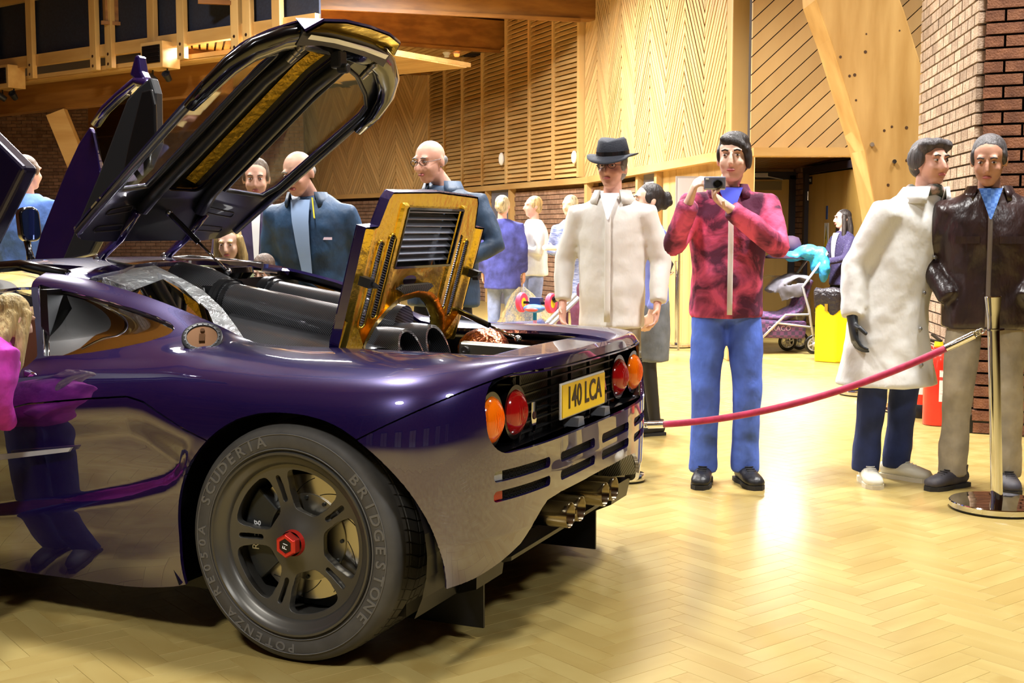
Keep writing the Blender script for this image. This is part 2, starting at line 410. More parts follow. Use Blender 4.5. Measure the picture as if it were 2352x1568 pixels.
# diagonal board wall above the alcove, facing the camera
D0 = aty(1722, 400, 11.3); D1 = aty(2140, 400, 11.3)
zb = aty(1800, 342, 11.3)[2]
wd, L4 = wall('wall_right', (D0[0], 11.3), (D1[0], 11.3), 5.4, z0=zb)
k = -6.; dv = .115 / math.cos(math.radians(45))
while k < 6:
    za = zb + k; poly = [(0, za + .006), (L4, za + L4 * .93 + .006), (L4, za + L4 * .93 + dv - .006), (0, za + dv - .006)]
    board(wd, clip_poly(poly, [(0, zb + .01), (L4, zb + .01), (L4, 4.2), (0, 4.2)]), -.018, .02, m_plank_a)
    k += dv
MB().box((L4 / 2, -.06, zb - .035), (L4, .22, .075)).build('lintel', m_wood, wd)
# alcove behind: brick wall with double door, narrow door, boarded soffit
E0 = atz(1824, 397, 2.04); E1 = atz(2075, 358, 2.04)
wa, L5 = wall('wall_alcove', E0, E1, 3.2, m_mortar)
te = lambda p: tx(p, wa, E0, E1)
d0, d1 = te(1862), te(2062)
bricks(wa, 0, L5, 0, 2.6, m_brick, 240, holes=[(d0 - .02, d1 + .05, -1, 2.07)], only=lambda x, y: 1815 < x < 2010 and y > 330)
dr = MB().box(((d0 + d1) / 2, -.03, 2.03), (d1 - d0 + .12, .14, .09)).box((d0, -.03, 1.0), (.08, .14, 2.0)).box((d1, -.03, 1.0), (.08, .14, 2.0)).build('door_1', m_frame, wa)
dr['kind'] = 'structure'
dw = (d1 - d0 - .08) / 2
for k in range(2):
    cxx = d0 + .04 + dw * (k + .5)
    lf = MB().box((cxx, -.02, .99), (dw - .008, .05, 1.96)).build('door_leaf', m_door, wa)
    mb = MB()
    for hz_ in (.25, 1.7): mb.tube([(cxx + (-1 if k == 0 else 1) * (dw / 2 + .004), -.055, hz_ - .06), (cxx + (-1 if k == 0 else 1) * (dw / 2 + .004), -.055, hz_ + .06)], .012, 8)
    mb.build('hinge', m_steel, lf)
    sx = cxx + (.02 if k == 0 else -.0)
    m_sy = mat('sign yellow', (245, 205, 20), .5); m_sb = mat('sign blue', (40, 80, 150), .5)
    MB().box((sx, -.047, 1.47), (.07, .004, .17)).build('blue_sign', m_sb, lf)
    s1 = MB().box((sx, -.047, 1.16), (.16, .004, .36)).build('warning_sign', m_white, lf)
    MB().prism([(sx - .07, 1.03), (sx + .07, 1.03), (sx, 1.31)], -.052, -.049, 'y').build('warning_triangle', m_black, s1)
    MB().prism([(sx - .055, 1.04), (sx + .055, 1.04), (sx, 1.275)], -.054, -.052, 'y').build('warning_field', m_sy, s1)
    MB().prism([(sx - .008, 1.17), (sx + .012, 1.24), (sx + .008, 1.165), (sx + .018, 1.165), (sx - .002, 1.06), (sx, 1.14), (sx - .012, 1.14)], -.056, -.054, 'y').build('lightning_bolt', m_black, s1)
    s2 = MB().box((sx - .01, -.047, .9), (.15, .004, .14)).build('danger_plate', m_sy, lf)
    for q, tx_ in enumerate(('DANGER', '240', 'VOLTS')):
        lettering(tx_, .04, 'sign_text', m_black, s2, Matrix.Translation((sx - .01, -.05, .94 - q * .04)) @ Matrix.Rotation(PI / 2, 4, 'X'))
    MB().box((sx - .01, -.047, .76), (.08, .004, .06)).build('small_sticker', m_sy, lf)
pt = MB().box((d0 + .12, -.05, 1.9), (.12, .006, .1)).build('number_plate', m_black, wa)
lettering('P01', .06, 'sign_text', m_white, pt, Matrix.Translation((d0 + .12, -.056, 1.9)) @ Matrix.Rotation(PI / 2, 4, 'X'))
# narrow door left of the brick return
G0 = atz(1700, 405, 2.04); wn, L6 = wall('wall_alcove_left', (E0[0] - 1.5, E0[1] - .05), (E0[0], E0[1] - .05), 3.2, m_woodv)
nd = MB().box((L6 - .42, -.03, 2.0), (.95, .14, .1)).box((L6 - .045, -.03, 1.0), (.09, .14, 2.0)).box((L6 - .88, -.03, 1.0), (.09, .14, 2.0)).build('door_2', m_frame, wn); nd['kind'] = 'structure'
lf = MB().box((L6 - .46, -.02, .98), (.74, .05, 1.93)).build('door_leaf', m_door, wn)
MB().box((L6 - .42, -.05, 1.86), (.46, .01, .12)).build('closer_plate', mat('dull brass', (150, 130, 90), .5), lf)
MB().box((L6 - .5, -.11, 2.0), (.2, .05, .06)).bar((L6 - .45, -.13, 1.99), (L6 - .2, -.13, 1.94), .02, .015).build('door_closer', m_steel, lf)
for k in range(14):
    x0 = E0[0] - 1.5 + k * .11
    MB().bar((x0 + .35, 14.6, 2.16), (x0 + .05, 17.1, 2.10), .1, .03).build('soffit_board', m_beam, floor)
sof = [o for o in COL.objects if o.name.startswith('soffit_board')]
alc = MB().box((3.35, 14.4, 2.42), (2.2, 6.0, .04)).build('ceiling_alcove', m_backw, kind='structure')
for o in sof: o.parent = alc
# ---- brick pillar on the right
Q0 = aty(2117, 500, 9.2); Q1 = aty(2249, 500, 7.45); Q2 = aty(2560, 500, 7.15)
pl, L7 = wall('wall_pillar_left', (Q0[0], 9.2), (Q1[0], 7.45), 4.2, m_mortar, th=.3)
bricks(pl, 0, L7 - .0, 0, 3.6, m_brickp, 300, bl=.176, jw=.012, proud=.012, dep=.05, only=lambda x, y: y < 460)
pr, L8 = wall('wall_pillar_right', (Q1[0], 7.45), (Q2[0], 7.15), 4.2, m_mortar, th=.3)
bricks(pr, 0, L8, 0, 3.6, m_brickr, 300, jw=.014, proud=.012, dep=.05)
MB().box((L8 / 2, -.02, .055), (L8 + .04, .03, .11)).build('baseboard_right', m_black, kind='structure', loc=pr.location, rotz=pr.rotation_euler.z)
# ---- great curved laminated arch
le = [(1868, -60), (1873, 0), (1906, 90), (1936, 185), (1962, 270), (1985, 345), (1998, 415), (2010, 480), (2022, 580), (2030, 700), (2034, 900)]
YA = 9.75
lp_ = [aty(x, y, YA) for x, y in le]; polyA = [(p[0], max(p[2], -.0)) for p in lp_]
wid = .62
outer = []
for i, (x, z) in enumerate(polyA):
    a = polyA[max(i - 1, 0)]; b = polyA[min(i + 1, len(polyA) - 1)]; dx, dz = b[0] - a[0], b[1] - a[1]; l = math.hypot(dx, dz)
    outer.append((x - dz / l * wid, z + dx / l * wid))
# carry on upwards along the curve
ext_in = []; ext_out = []
for k in range(1, 9):
    t = k * .28; ext_in.append((polyA[0][0] - .30 * t - .075 * t * t, polyA[0][1] + .83 * t - .02 * t * t)); 
    ext_out.append((outer[0][0] - .28 * t - .07 * t * t, outer[0][1] + .83 * t - .02 * t * t))
inn = ext_in[::-1] + polyA; out = ext_out[::-1] + outer
V = []; Fc = []
for (x, z), (X2, Z2) in zip(inn, out):
    V += [(x, YA, z), (X2, YA, Z2), (X2, YA + .42, Z2), (x, YA + .42, z)]
for i in range(len(inn) - 1):
    for j in range(4): Fc.append((i * 4 + j, i * 4 + (j + 1) % 4, i * 4 + 4 + (j + 1) % 4, i * 4 + 4 + j))
Fc += [(0, 3, 2, 1), tuple(len(V) - 4 + i for i in range(4))]
mb = MB(); mb.add(V, Fc)
m_arch = mat('arch laminated pine', (194, 154, 92), .4, col2=(166, 124, 64), ns=4.5, st=(2.2, 1, .3), rot=(0, math.radians(14), 0), det=6, coat=.2, ramp=(.3, .72))
ar = mb.build('trim_2', m_arch, kind='structure'); bevel(ar, .012)
m_knot = mat('dark knot', (70, 44, 18), .6)
kn = MB(); rr = random.Random(3)
for i in range(46):
    a = rr.random(); j = rr.randrange(len(inn) - 2); b = rr.random()
    x = inn[j][0] + (inn[j + 1][0] - inn[j][0]) * b; z = inn[j][1] + (inn[j + 1][1] - inn[j][1]) * b
    X2 = out[j][0] + (out[j + 1][0] - out[j][0]) * b; Z2 = out[j][1] + (out[j + 1][1] - out[j][1]) * b
    s = .006 + rr.random() * .008
    kn.lathe([(s, -.0015), (s, .001)], 8, 'y', (x + (X2 - x) * a, YA, z + (Z2 - z) * a))
kn.build('knots', m_knot, ar, kind='stuff')
mb = MB()
for p in ((2002, 332), (2053, 371)):
    c = aty(*p, YA); mb.lathe([(.017, -.02), (.017, .0), (.01, .01)], 12, 'y', tuple(c))
mb.build('bolt', m_steel, ar)
# ---- beams and soffits under the gallery side
ZB = 4.25
def beam(name, pr_, pl_, hgt, ext):
    a = atz(pr_[0], pr_[1], ZB); b = atz(pl_[0], pl_[1], ZB); a = Vector(a); b = Vector(b); d = (b - a).normalized(); b = b + d * ext
    o = MB().bar(a + Vector((0, .0, hgt / 2)), b + Vector((0, 0, hgt / 2)), .22, hgt).build(name, m_beam, kind='structure'); bevel(o, .012)
    q = MB().bar(a + Vector((0, -.13, -.02)) + d * .25, b + Vector((0, -.13, -.02)), .06, .05).build('batten', m_beam, o)
    return o, a, b
b1, a1_, e1_ = beam('trim_3', (1369, 49), (740, 18), 1.0, 1.6)
b2, a2_, e2_ = beam('trim_4', (1178, 121), (838, 96), .5, 4.)
b3, a3_, e3_ = beam('trim_5', (992, 172), (850, 160), .42, 4.5)
def soffit(name, a, b, c, d, z, n, m):
    a, b, c, d = [Vector((v[0], v[1], z)) for v in (a, b, c, d)]
    base = MB().add([a + Vector((0, 0, .05)), b + Vector((0, 0, .05)), c + Vector((0, 0, .05)), d + Vector((0, 0, .05)), a + Vector((0, 0, .08)), b + Vector((0, 0, .08)), c + Vector((0, 0, .08)), d + Vector((0, 0, .08))],
                    [(0, 1, 2, 3), (7, 6, 5, 4), (0, 4, 5, 1), (1, 5, 6, 2), (2, 6, 7, 3), (3, 7, 4, 0)]).build(name, m_back, kind='structure')
    for i in range(n):
        t0 = i / n + .003; t1 = (i + 1) / n - .003
        P = [a.lerp(b, t0), a.lerp(b, t1), d.lerp(c, t1), d.lerp(c, t0)]
        MB().add([p for p in P] + [p + Vector((0, 0, .045)) for p in P], [(0, 1, 2, 3), (7, 6, 5, 4), (0, 4, 5, 1), (1, 5, 6, 2), (2, 6, 7, 3), (3, 7, 4, 0)]).build('soffit_board', m, base)
    return base
s1_ = soffit('ceiling_soffit', a2_, e2_, e3_, a3_, 4.33, 44, m_wood)
s2_ = soffit('ceiling_soffit_front', a1_, e1_, e2_, a2_, 5.05, 26, m_wood)
soffit('ceiling_soffit_back', a3_, e3_, (A0[0] - 2, A0[1], 0), (A1[0], A1[1], 0), 4.6, 14, m_wood)
# soffit fittings
sm = thing('smoke_detector', 'white smoke detector on the boarded soffit beside the red glow lamp', 'smoke detector', atz(1026, 121, 4.33))
MB().lathe([(.06, 0), (.06, -.03), (.045, -.045), (.045, -.07), (.035, -.08), (0, -.08)], 20).build('detector_head', m_white, sm, smooth=True, angle=40)
MB().lathe([(.072, .0), (.072, -.015)], 20).build('base_ring', m_white, sm)
rl = thing('indicator_lamp', 'small round orange glowing lamp beside the smoke detector', 'lamp', atz(1049, 122, 4.33))
MB().lathe([(.05, 0), (.05, -.04), (.035, -.06), (0, -.065)], 18).build('lens', mat('orange glow', (255, 120, 50), .4, emit=2.2), rl, smooth=True, angle=40)
MB().lathe([(.058, 0), (.058, -.012)], 18).build('base_ring', m_white, rl)
va = [atz(x, y, 4.325) for x, y in ((1056, 130), (1086, 118), (1150, 121), (1118, 131))]
vc = sum(va) / 4
vt = thing('ceiling_vent', 'black square air vent in the boarded soffit', 'vent', vc)
MB().add([tuple(v - vc + np.array([0, 0, -.01])) for v in va] + [tuple(v - vc) for v in va], [(0, 1, 2, 3), (7, 6, 5, 4), (0, 4, 5, 1), (1, 5, 6, 2), (2, 6, 7, 3), (3, 7, 4, 0)]).build('grille', m_black, vt)
for k in (.3, .5, .7):
    p = va[0] * (1 - k) + va[1] * k - vc; q = va[3] * (1 - k) + va[2] * k - vc
    MB().bar(tuple(p + [0, 0, -.02]), tuple(q + [0, 0, -.02]), .02, .02).build('blade', mat('dark vent metal', (36, 34, 34), .4, .6), vt)
# small wall devices on the louvres
for (px, py, s) in ((1168, 368, 1.), (1336, 365, .9)):
    t0 = tx(px, wm, A1, A2); pz = aty(px, py, 21.0 if px < 1200 else 18.6)[2]
    o = MB().ell((0, 0, 0), (.05 * s, .05, .11 * s), 14).build('wall_sensor', m_white, smooth=True)
    o.location = wm.matrix_basis @ Vector((t0, -.13, pz)); tag(o, 'white oval sensor on a stile in the middle of the louvres' if px < 1200 else 'white sensor at the right end of the louvres near the hat', 'sensor')
# ---- gallery on the left
GA = aty(-90, 400, 20.6); GB = aty(735, 400, 15.6)
gal = thing('gallery_front', 'pine framed gallery balustrade with dark navy panels, top left', 'balustrade', (GA[0], GA[1], 0), math.atan2(GB[1] - GA[1], GB[0] - GA[0]))
LG = float(np.linalg.norm((GB - GA)[:2])); tg = lambda p: tx(p, None, GA, GB)
GZ0, GZ1 = 3.87, 4.86
MB().box((LG / 2, 0, GZ0), (LG, .10, .17)).build('bottom_rail', m_wood, gal)
MB().box((LG / 2, 0, GZ1), (LG, .10, .15)).build('top_rail', m_wood, gal)
gx = [(12, 0), (95, 1), (239, 1), (274, 1), (371, 0), (438, 1), (561, 1), (588, 1), (655, 1)]
for i, (p, lo_) in enumerate(gx):
    zlo = GZ0 - (.28 if lo_ else .05)
    o = MB().box((tg(p), -.07, (zlo + GZ1 + .3) / 2), (.15, .08, GZ1 + .3 - zlo)).build('post', m_woodv, gal); bevel(o, .006)
    if lo_:
        mb = MB()
        for zz in (.06, .2): mb.lathe([(.022, -.012), (.022, .01)], 10, 'y', (tg(p), -.105, zlo + zz))
        mb.build('bolt', m_steel, o)
prev = 0.
edges = [0] + [tg(p) for p, _ in gx] + [LG]
for a, b in zip(edges[:-1], edges[1:]):
    if b - a > .15: MB().box(((a + b) / 2, .04, (GZ0 + GZ1) / 2), (b - a, .03, GZ1 - GZ0)).build('panel', m_navy, gal)
glf = MB().box((LG / 2, 1.6, GZ0 - .22), (LG, 3.0, .06)).build('ceiling_gallery', m_wood, kind='structure', loc=gal.location, rotz=gal.rotation_euler.z)
for k in range(18):
    MB().box((LG / 2, .2 + k * .16, GZ0 - .262), (LG, .152, .02)).build('soffit_board', m_wood, glf)
gbm = MB().box((LG * .36, .55, GZ0 - .42), (LG * .72, .22, .55)).build('trim_6', m_beam, kind='structure', loc=gal.location, rotz=gal.rotation_euler.z); bevel(gbm, .01)
gbm2 = MB().box((LG * .3, 2.6, GZ0 - .62), (LG * .6, .22, .6)).build('trim_7', m_beam, kind='structure', loc=gal.location, rotz=gal.rotation_euler.z)
for i, (p, zz) in enumerate(((40, GZ0 - .22), (387, GZ0 - .2))):
    vb = thing('vent_box', ['pine vent box with black grille at the far left of the gallery', 'pine vent box with black grille right of the raised car door tip'][i], 'vent', gal.matrix_basis @ Vector((tg(p), -.12, zz)), gal.rotation_euler.z, 'gallery vent boxes')
    bw_ = .24
    o = MB().box((0, .05, 0), (bw_ * 2, .3, .36)).build('box', m_wood, vb); bevel(o, .008)
    MB().box((0, -.105, .01), (bw_ * 2 - .1, .02, .24)).build('grille', m_black, vb)
    for k in range(4): MB().bar((-bw_ + .06, -.12, -.08 + k * .055), (bw_ - .06, -.12, -.08 + k * .055), .012, .012).build('blade', mat('dark vent metal', (36, 34, 34), .4, .6), vb)
    for s in (-1, 1):
        sp = thing('spotlight', ['black spotlight hanging under the leftmost vent box, ' + ('left' if s < 0 else 'right') + ' one', 'black spotlight hanging under the vent box near the door tip, ' + ('left' if s < 0 else 'right') + ' one'][i], 'spotlight', gal.matrix_basis @ Vector((tg(p) + s * .16, -.08, zz - .18)), gal.rotation_euler.z + s * .5, 'gallery spotlights')
        MB().tube([(0, 0, 0), (0, 0, -.07)], .012, 8).build('stem', m_black, sp)
        Mx = Matrix.Translation((0, 0, -.12)) @ Matrix.Rotation(math.radians(55), 4, 'X')
        MB().lathe([(.03, -.06), (.045, -.05), (.055, .06), (.06, .075), (.05, .075), (.04, .04), (0, .04)], 16, M=Mx).build('lamp_head', mat('dark lamp metal', (40, 40, 46), .35, .5), sp, smooth=True, angle=40)
# loudspeaker-like boxes on the rail
for i, (p, zz, s) in enumerate(((28, GZ1 + .12, .36), (648, GZ1 - .32, .3), (243, GZ1 + .14, .12))):
    sp = thing('loudspeaker', ['black angled speaker on the gallery rail at the far left corner', 'black speaker hanging beside the raised engine cover lip', 'small black projector bracket on the gallery top rail'][i], 'speaker', gal.matrix_basis @ Vector((tg(p), -.22, zz)), gal.rotation_euler.z + .3)
    o = MB().prism([(-s / 2, -.09), (s / 2, -.09), (s / 2, .06), (s / 2 - .06, .1), (-s / 2, .1)], -.12, .12, 'y').build('cabinet', m_black, sp); bevel(o, .01)
    MB().box((0, -.125, 0), (s * .85, .01, .13)).build('grille', mat('speaker cloth', (26, 26, 30), .9), sp)
    MB().bar((0, .1, 0), (0, .22, .05), .03, .03).build('bracket', m_steel, sp)
# bracing timber below the gallery
MB().bar(aty(130, 258, 19.6), aty(205, 440, 19.6), .16, .3).build('trim_8', m_wood, kind='structure')
# far brick wall under the gallery
H0 = aty(-420, 500, 27.5); H1 = aty(700, 500, 27.2)
wf, L9 = wall('wall_far', H0, H1, 6, m_mortarl)
bricks(wf, 0, L9, 0, 4.2, m_brick, 300, only=lambda x, y: -20 < x < 200 and 260 < y < 460)
# ---- the rest of the hall (behind and beside the camera, seen in reflections)
m_wallp = mat('brown brick field', (120, 78, 56), .9, col2=(96, 60, 44), ns=2.5, det=8)
for nm, P0, P1 in (('wall_left', (-13, 34), (-13, -8)), ('wall_front', (-13, -8), (13, -8)), ('wall_right_side', (13, -8), (13, 30))):
    # frames face inwards: walk clockwise
    a = Vector((P1[0], P1[1], 0)); b = Vector((P0[0], P0[1], 0))
    o, Lw = wall(nm, (a.x, a.y), (b.x, b.y), 7.2, m_wallp)
wfr = bpy.data.objects['wall_front']
for k in range(7):
    x = 3 + k * 3.4
    o = MB().box((x, -.06, 1.3), (1.5, .08, 2.6)).build('window_%d' % (k + 1), mat('pale glazed door', (190, 196, 200), .25), loc=wfr.location, rotz=wfr.rotation_euler.z, kind='structure')
    MB().box((x - .8, -.08, 1.35), (.12, .12, 2.7)).box((x + .8, -.08, 1.35), (.12, .12, 2.7)).box((x, -.08, 2.7), (1.72, .12, .14)).box((x, -.09, 1.3), (.06, .1, 2.6)).build('window_frame', m_frame, o)
ceil = MB().box((0, 12, 7.3), (27, 46, .1)).build('ceiling', mat('boarded pine ceiling', (150, 108, 62), .5, col2=(110, 76, 40), ns=9, kind='wave', st=(1, 0, 0)), kind='structure')
for k in range(9):
    MB().box((0, -6 + k * 4.2, 7.0), (27, .25, .5)).build('ceiling_beam', m_beam, ceil)
# ceiling lamps round each light, the added fill ones too
names = ['above the raised engine cover', 'above the rope barrier', 'behind the man in the hat', 'by the brick pillar', 'over the far left of the car', 'over the middle of the hall', 'under the gallery, nearer one', 'added as fill above and right of the viewer', 'added as fill above and left of the viewer', 'under the gallery, deeper one', 'in the door alcove, added to brighten it', 'added over the crowd behind the engine cover', 'added deep in the door alcove', 'added in front of the gallery']
for i, (x, y, z, e, s, c) in enumerate(LAMPS):
    cl = thing('ceiling_lamp', 'round white ceiling lamp ' + names[i], 'lamp', (x, y, z), group='ceiling lamps of the hall')
    MB().lathe([(s * .52, -.055), (s * .54, -.055), (s * .54, .05), (s * .1, .09), (0, .09)], 28, cap=False).build('housing', m_white, cl, smooth=True, angle=40)
    top = 7.05 if z > 5 else z + .25
    if z > 5: MB().tube([(0, 0, .08), (0, 0, top - z + .2)], .012, 8).build('stem', m_steel, cl)
    else: MB().lathe([(.06, .08), (.06, .3)], 12).build('stem', m_steel, cl)
# ================================================================ THE CAR
m_paint = mat('violet pearl paint', (26, 13, 76), .3, .45, col2=(32, 15, 80), ns=3, coat=1., crough=.012, spec=.6); m_paint.node_tree.nodes['Principled BSDF'].inputs['Coat IOR'].default_value = 2.4
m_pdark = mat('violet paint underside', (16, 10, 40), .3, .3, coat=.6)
m_gold = mat('gold foil', (255, 216, 84), .26, 1., bump=.35, bs=22, bdist=.012)
m_goldc = mat('crinkled gold foil', (252, 196, 50), .35, .7, bump=1., bs=38, bdist=.02)
m_carbon = mat('carbon weave', (16, 17, 19), .3, .35, col2=(120, 122, 126), ns=58, kind='wave', st=(1, .5, 1), rot=(0, .75, .3), det=0, ramp=(.42, .58), coat=1.)
m_gloss = mat('gloss black', (10, 10, 12), .18, coat=.6)
m_satin = mat('satin black trim', (32, 33, 35), .4)
m_rub = mat('tyre rubber', (66, 64, 61), .6, col2=(76, 74, 70), ns=18)
m_rubl = mat('raised tyre lettering', (100, 98, 94), .5)
m_rim = mat('satin anthracite rim', (92, 90, 84), .38, .65)
m_disc = mat('brake disc steel', (190, 186, 176), .22, 1.)
m_cal = mat('dark caliper', (58, 60, 60), .4, .6)
m_red = mat('red anodised nut', (205, 48, 36), .3, .45, coat=.4)
m_amber = mat('amber lens', (255, 120, 10), .12, trans=.35, coat=.6, emit=.06)
m_lred = mat('red lens', (190, 22, 24), .12, trans=.3, coat=.6, emit=.04)
m_clear = mat('clear lens', (230, 232, 235), .1, trans=.6, coat=.5)
m_plate = mat('yellow number plate', (240, 200, 10), .35, coat=.4)
m_exh = mat('dark steel exhaust', (150, 138, 112), .16, 1.)
m_mesh = mat('black mesh', (22, 22, 22), .5, .3, col2=(96, 95, 90), ns=150, kind='checker', ramp=(.4, .6))
m_glass = mat('tinted glass', (84, 86, 78), .02, trans=1., ior=1.3, spec=.5)
m_cglass = mat('clear glass', (235, 240, 238), .02, trans=1., ior=1.18)
m_foil = mat('silver heat foil', (225, 228, 232), .34, .75, bump=1., bs=26, bdist=.02)
m_copper = mat('copper foil', (214, 130, 92), .22, 1., bump=.8, bs=26)
m_beige = mat('tan trim', (150, 122, 84), .7)
m_alu = mat('machined aluminium', (168, 164, 150), .35, 1.)
car = thing('sports_car', 'dark violet sports car with raised engine cover and gold lined hatch', 'car', tuple(CARO), math.radians(180 - 23.6))

def pchip(xs, ys, x):
    xs = np.array(xs, float); ys = np.array(ys, float); x = np.clip(x, xs[0], xs[-1]); h = np.diff(xs); d = np.diff(ys) / h
    m = np.zeros(len(xs)); m[0] = d[0]; m[-1] = d[-1]
    for i in range(1, len(xs) - 1):
        if d[i - 1] * d[i] > 0:
            w1 = 2 * h[i] + h[i - 1]; w2 = h[i] + 2 * h[i - 1]; m[i] = (w1 + w2) / (w1 / d[i - 1] + w2 / d[i])
    i = np.clip(np.searchsorted(xs, x) - 1, 0, len(xs) - 2); t = (x - xs[i]) / h[i]
    return ((1 + 2 * t) * (1 - t) ** 2 * ys[i] + t * (1 - t) ** 2 * h[i] * m[i] + t * t * (3 - 2 * t) * ys[i + 1] + t * t * (t - 1) * h[i] * m[i + 1])
REAR = [(.43, .858), (.56, .868), (.69, .862), (.79, .838), (.868, .785), (.905, .68), (.905, .52), (.893, .38), (.865, .245)]
ST = [(-.15, REAR), (.08, REAR),
      (.33, [(.545, .872), (.60, .879), (.69, .874), (.79, .846), (.87, .785), (.906, .66), (.903, .48), (.89, .32), (.865, .20)]),
      (.45, [(.585, .925), (.64, .911), (.72, .880), (.80, .848), (.872, .784), (.905, .66), (.90, .47), (.885, .30), (.86, .17)]),
      (.62, [(.595, .985), (.65, .952), (.725, .894), (.80, .843), (.87, .778), (.903, .655), (.895, .46), (.88, .29), (.85, .15)]),
      (.80, [(.60, 1.035), (.66, .99), (.73, .908), (.80, .836), (.865, .771), (.90, .65), (.89, .45), (.87, .28), (.84, .145)]),
      (1.10, [(.60, 1.085), (.665, 1.05), (.725, .93), (.785, .813), (.855, .752), (.89, .64), (.88, .44), (.86, .27), (.83, .14)]),
      (1.6, [(.56, 1.11), (.64, 1.06), (.71, .92), (.775, .79), (.845, .73), (.875, .62), (.87, .44), (.85, .27), (.82, .14)]),
      (2.2, [(.50, 1.0), (.60, .95), (.70, .85), (.78, .74), (.85, .69), (.875, .60), (.87, .42), (.85, .26), (.82, .14)]),
      (2.75, [(.02, .80), (.40, .80), (.66, .79), (.78, .75), (.85, .69), (.88, .58), (.87, .42), (.85, .28), (.82, .14)]),
      (3.3, [(.02, .62), (.35, .63), (.58, .62), (.70, .58), (.77, .52), (.80, .44), (.79, .32), (.77, .22), (.74, .14)]),
      (3.62, [(.02, .40), (.2, .41), (.34, .40), (.44, .38), (.50, .35), (.53, .31), (.53, .25), (.52, .2), (.5, .14)])]
SX = [s[0] for s in ST]
NEXP = 3.4; X0 = -.15; AR = [.45, .45, .45, .45, .45, .45, .452, .45, .43]
def catmull(C, s):
    """C: (n,9,2) control points, s: (m,) -> (n,m,2)"""
    C = np.concatenate([2 * C[:, :1] - C[:, 1:2], C, 2 * C[:, -1:] - C[:, -2:-1]], 1)
    i = np.minimum(s.astype(int), 7); t = (s - i)[None, :, None]
    p0, p1, p2, p3 = C[:, i], C[:, i + 1], C[:, i + 2], C[:, i + 3]
    return .5 * ((2 * p1) + (-p0 + p2) * t + (2 * p0 - 5 * p1 + 4 * p2 - p3) * t * t + (-p0 + 3 * p1 - 3 * p2 + p3) * t ** 3)
def body_grid(nx=210, nt=84, s=None, xa=3.62):
    s = np.linspace(0, 8, 116) if s is None else s
    xs = np.concatenate([np.linspace(xa, X0, nx)]); td = np.linspace(0, 1, 4000) ** 2.2 * PI / 2
    ax = X0 - .45 * np.sin(td) ** (2 / NEXP); ay = .9 * np.cos(td).clip(0) ** (2 / NEXP); al = np.concatenate([[0], np.cumsum(np.hypot(np.diff(ax), np.diff(ay)))])
    ts = np.interp(np.linspace(0, al[-1], nt), al, td)[1:]
    C = np.zeros((nx, 9, 2))
    for k in range(9):
        for c in range(2): C[:, k, c] = pchip(SX, [st[1][k][c] for st in ST], xs)
    P = catmull(C, s); V1 = np.stack([np.repeat(xs[:, None], len(s), 1), P[..., 0], P[..., 1]], -1)
    R = catmull(np.array(REAR)[None], s)[0]; a = np.interp(s, range(9), AR)
    V2 = np.stack([np.stack([X0 - a * math.sin(t) ** (2 / NEXP), R[:, 0] * max(math.cos(t), 0) ** (2 / NEXP), R[:, 1] - .018 * np.clip((2.5 - s) / 2.5, 0, 1) * math.sin(t)], -1) for t in ts])
    V = np.concatenate([V1, V2]); n, m = V.shape[:2]; idx = np.arange(n * m).reshape(n, m)
    a_, b_, c_, d_ = idx[:-1, :-1].ravel(), idx[1:, :-1].ravel(), idx[1:, 1:].ravel(), idx[:-1, 1:].ravel()
    T = np.concatenate([np.stack([a_, b_, c_], 1), np.stack([a_, c_, d_], 1)])
    return V.reshape(-1, 3), T
def clip(V, T, f):
    """keep the part of a triangle mesh where f >= 0 (f given per vertex); V may carry extra columns"""
    V = [v for v in V]; f = list(f); out = []; cache = {}
    def cut(a, b):
        if f[a] == 0: return a
        if f[b] == 0: return b
        k = (a, b) if a < b else (b, a)
        if k not in cache:
            t = f[a] / (f[a] - f[b]); V.append(V[a] + (V[b] - V[a]) * t); f.append(0.); cache[k] = len(V) - 1
        return cache[k]
    fa = np.array(f); ins = fa[T] >= 0; c = ins.sum(1)
    out += [tuple(t) for t in T[c == 3]]
    for t in T[(c == 1) | (c == 2)]:
        p = []
        for i in range(3):
            a, b = int(t[i]), int(t[(i + 1) % 3])
            if fa[a] >= 0: p.append(a)
            if (fa[a] >= 0) != (fa[b] >= 0): p.append(cut(a, b))
        p = [v for i, v in enumerate(p) if v not in p[:i]]
        for i in range(1, len(p) - 1): out.append((p[0], p[i], p[i + 1]))
    out = np.array(out, int).reshape(-1, 3); V = np.array(V)
    u = np.unique(out); mp = np.full(len(V), -1); mp[u] = np.arange(len(u))
    return V[u], mp[out] if len(out) else out
def keep(V, T, *fs):
    for f in fs:
        q = np.array(f(V), float); q[np.abs(q) < .0008] = 0.
        V, T = clip(V, T, q)
    return V, T
def mirror(V, T, both=True):
    W = V.copy(); W[:, 1] *= -1; T2 = T[:, ::-1]
    if not both: return W, T2
    return np.concatenate([V, W]), np.concatenate([T, T2 + len(V)])
def panel(name, V, T, m, parent, th=.012, off=-1, weld=False, flip=False):
    if flip: T = T[:, ::-1]
    me = bpy.data.meshes.new(name); me.from_pydata(V[:, :3].tolist(), [], T.tolist()); me.update()
    if weld:
        bm = bmesh.new(); bm.from_mesh(me); bmesh.ops.remove_doubles(bm, verts=bm.verts, dist=1e-5); bm.to_mesh(me); bm.free()
    o = link(name, me, m, parent, True)
    if th:
        so = o.modifiers.new('thickness', 'SOLIDIFY'); so.thickness = th; so.offset = off
        es = o.modifiers.new('edges', 'EDGE_SPLIT'); es.split_angle = math.radians(38)
    return o
_AR = [(-90, .44), (-60, .44), (-27, .42), (0, .378), (30, .385), (60, .385), (90, .378), (120, .397), (150, .422), (181, .446), (200, .462), (215, .50), (240, .58), (270, .7)]
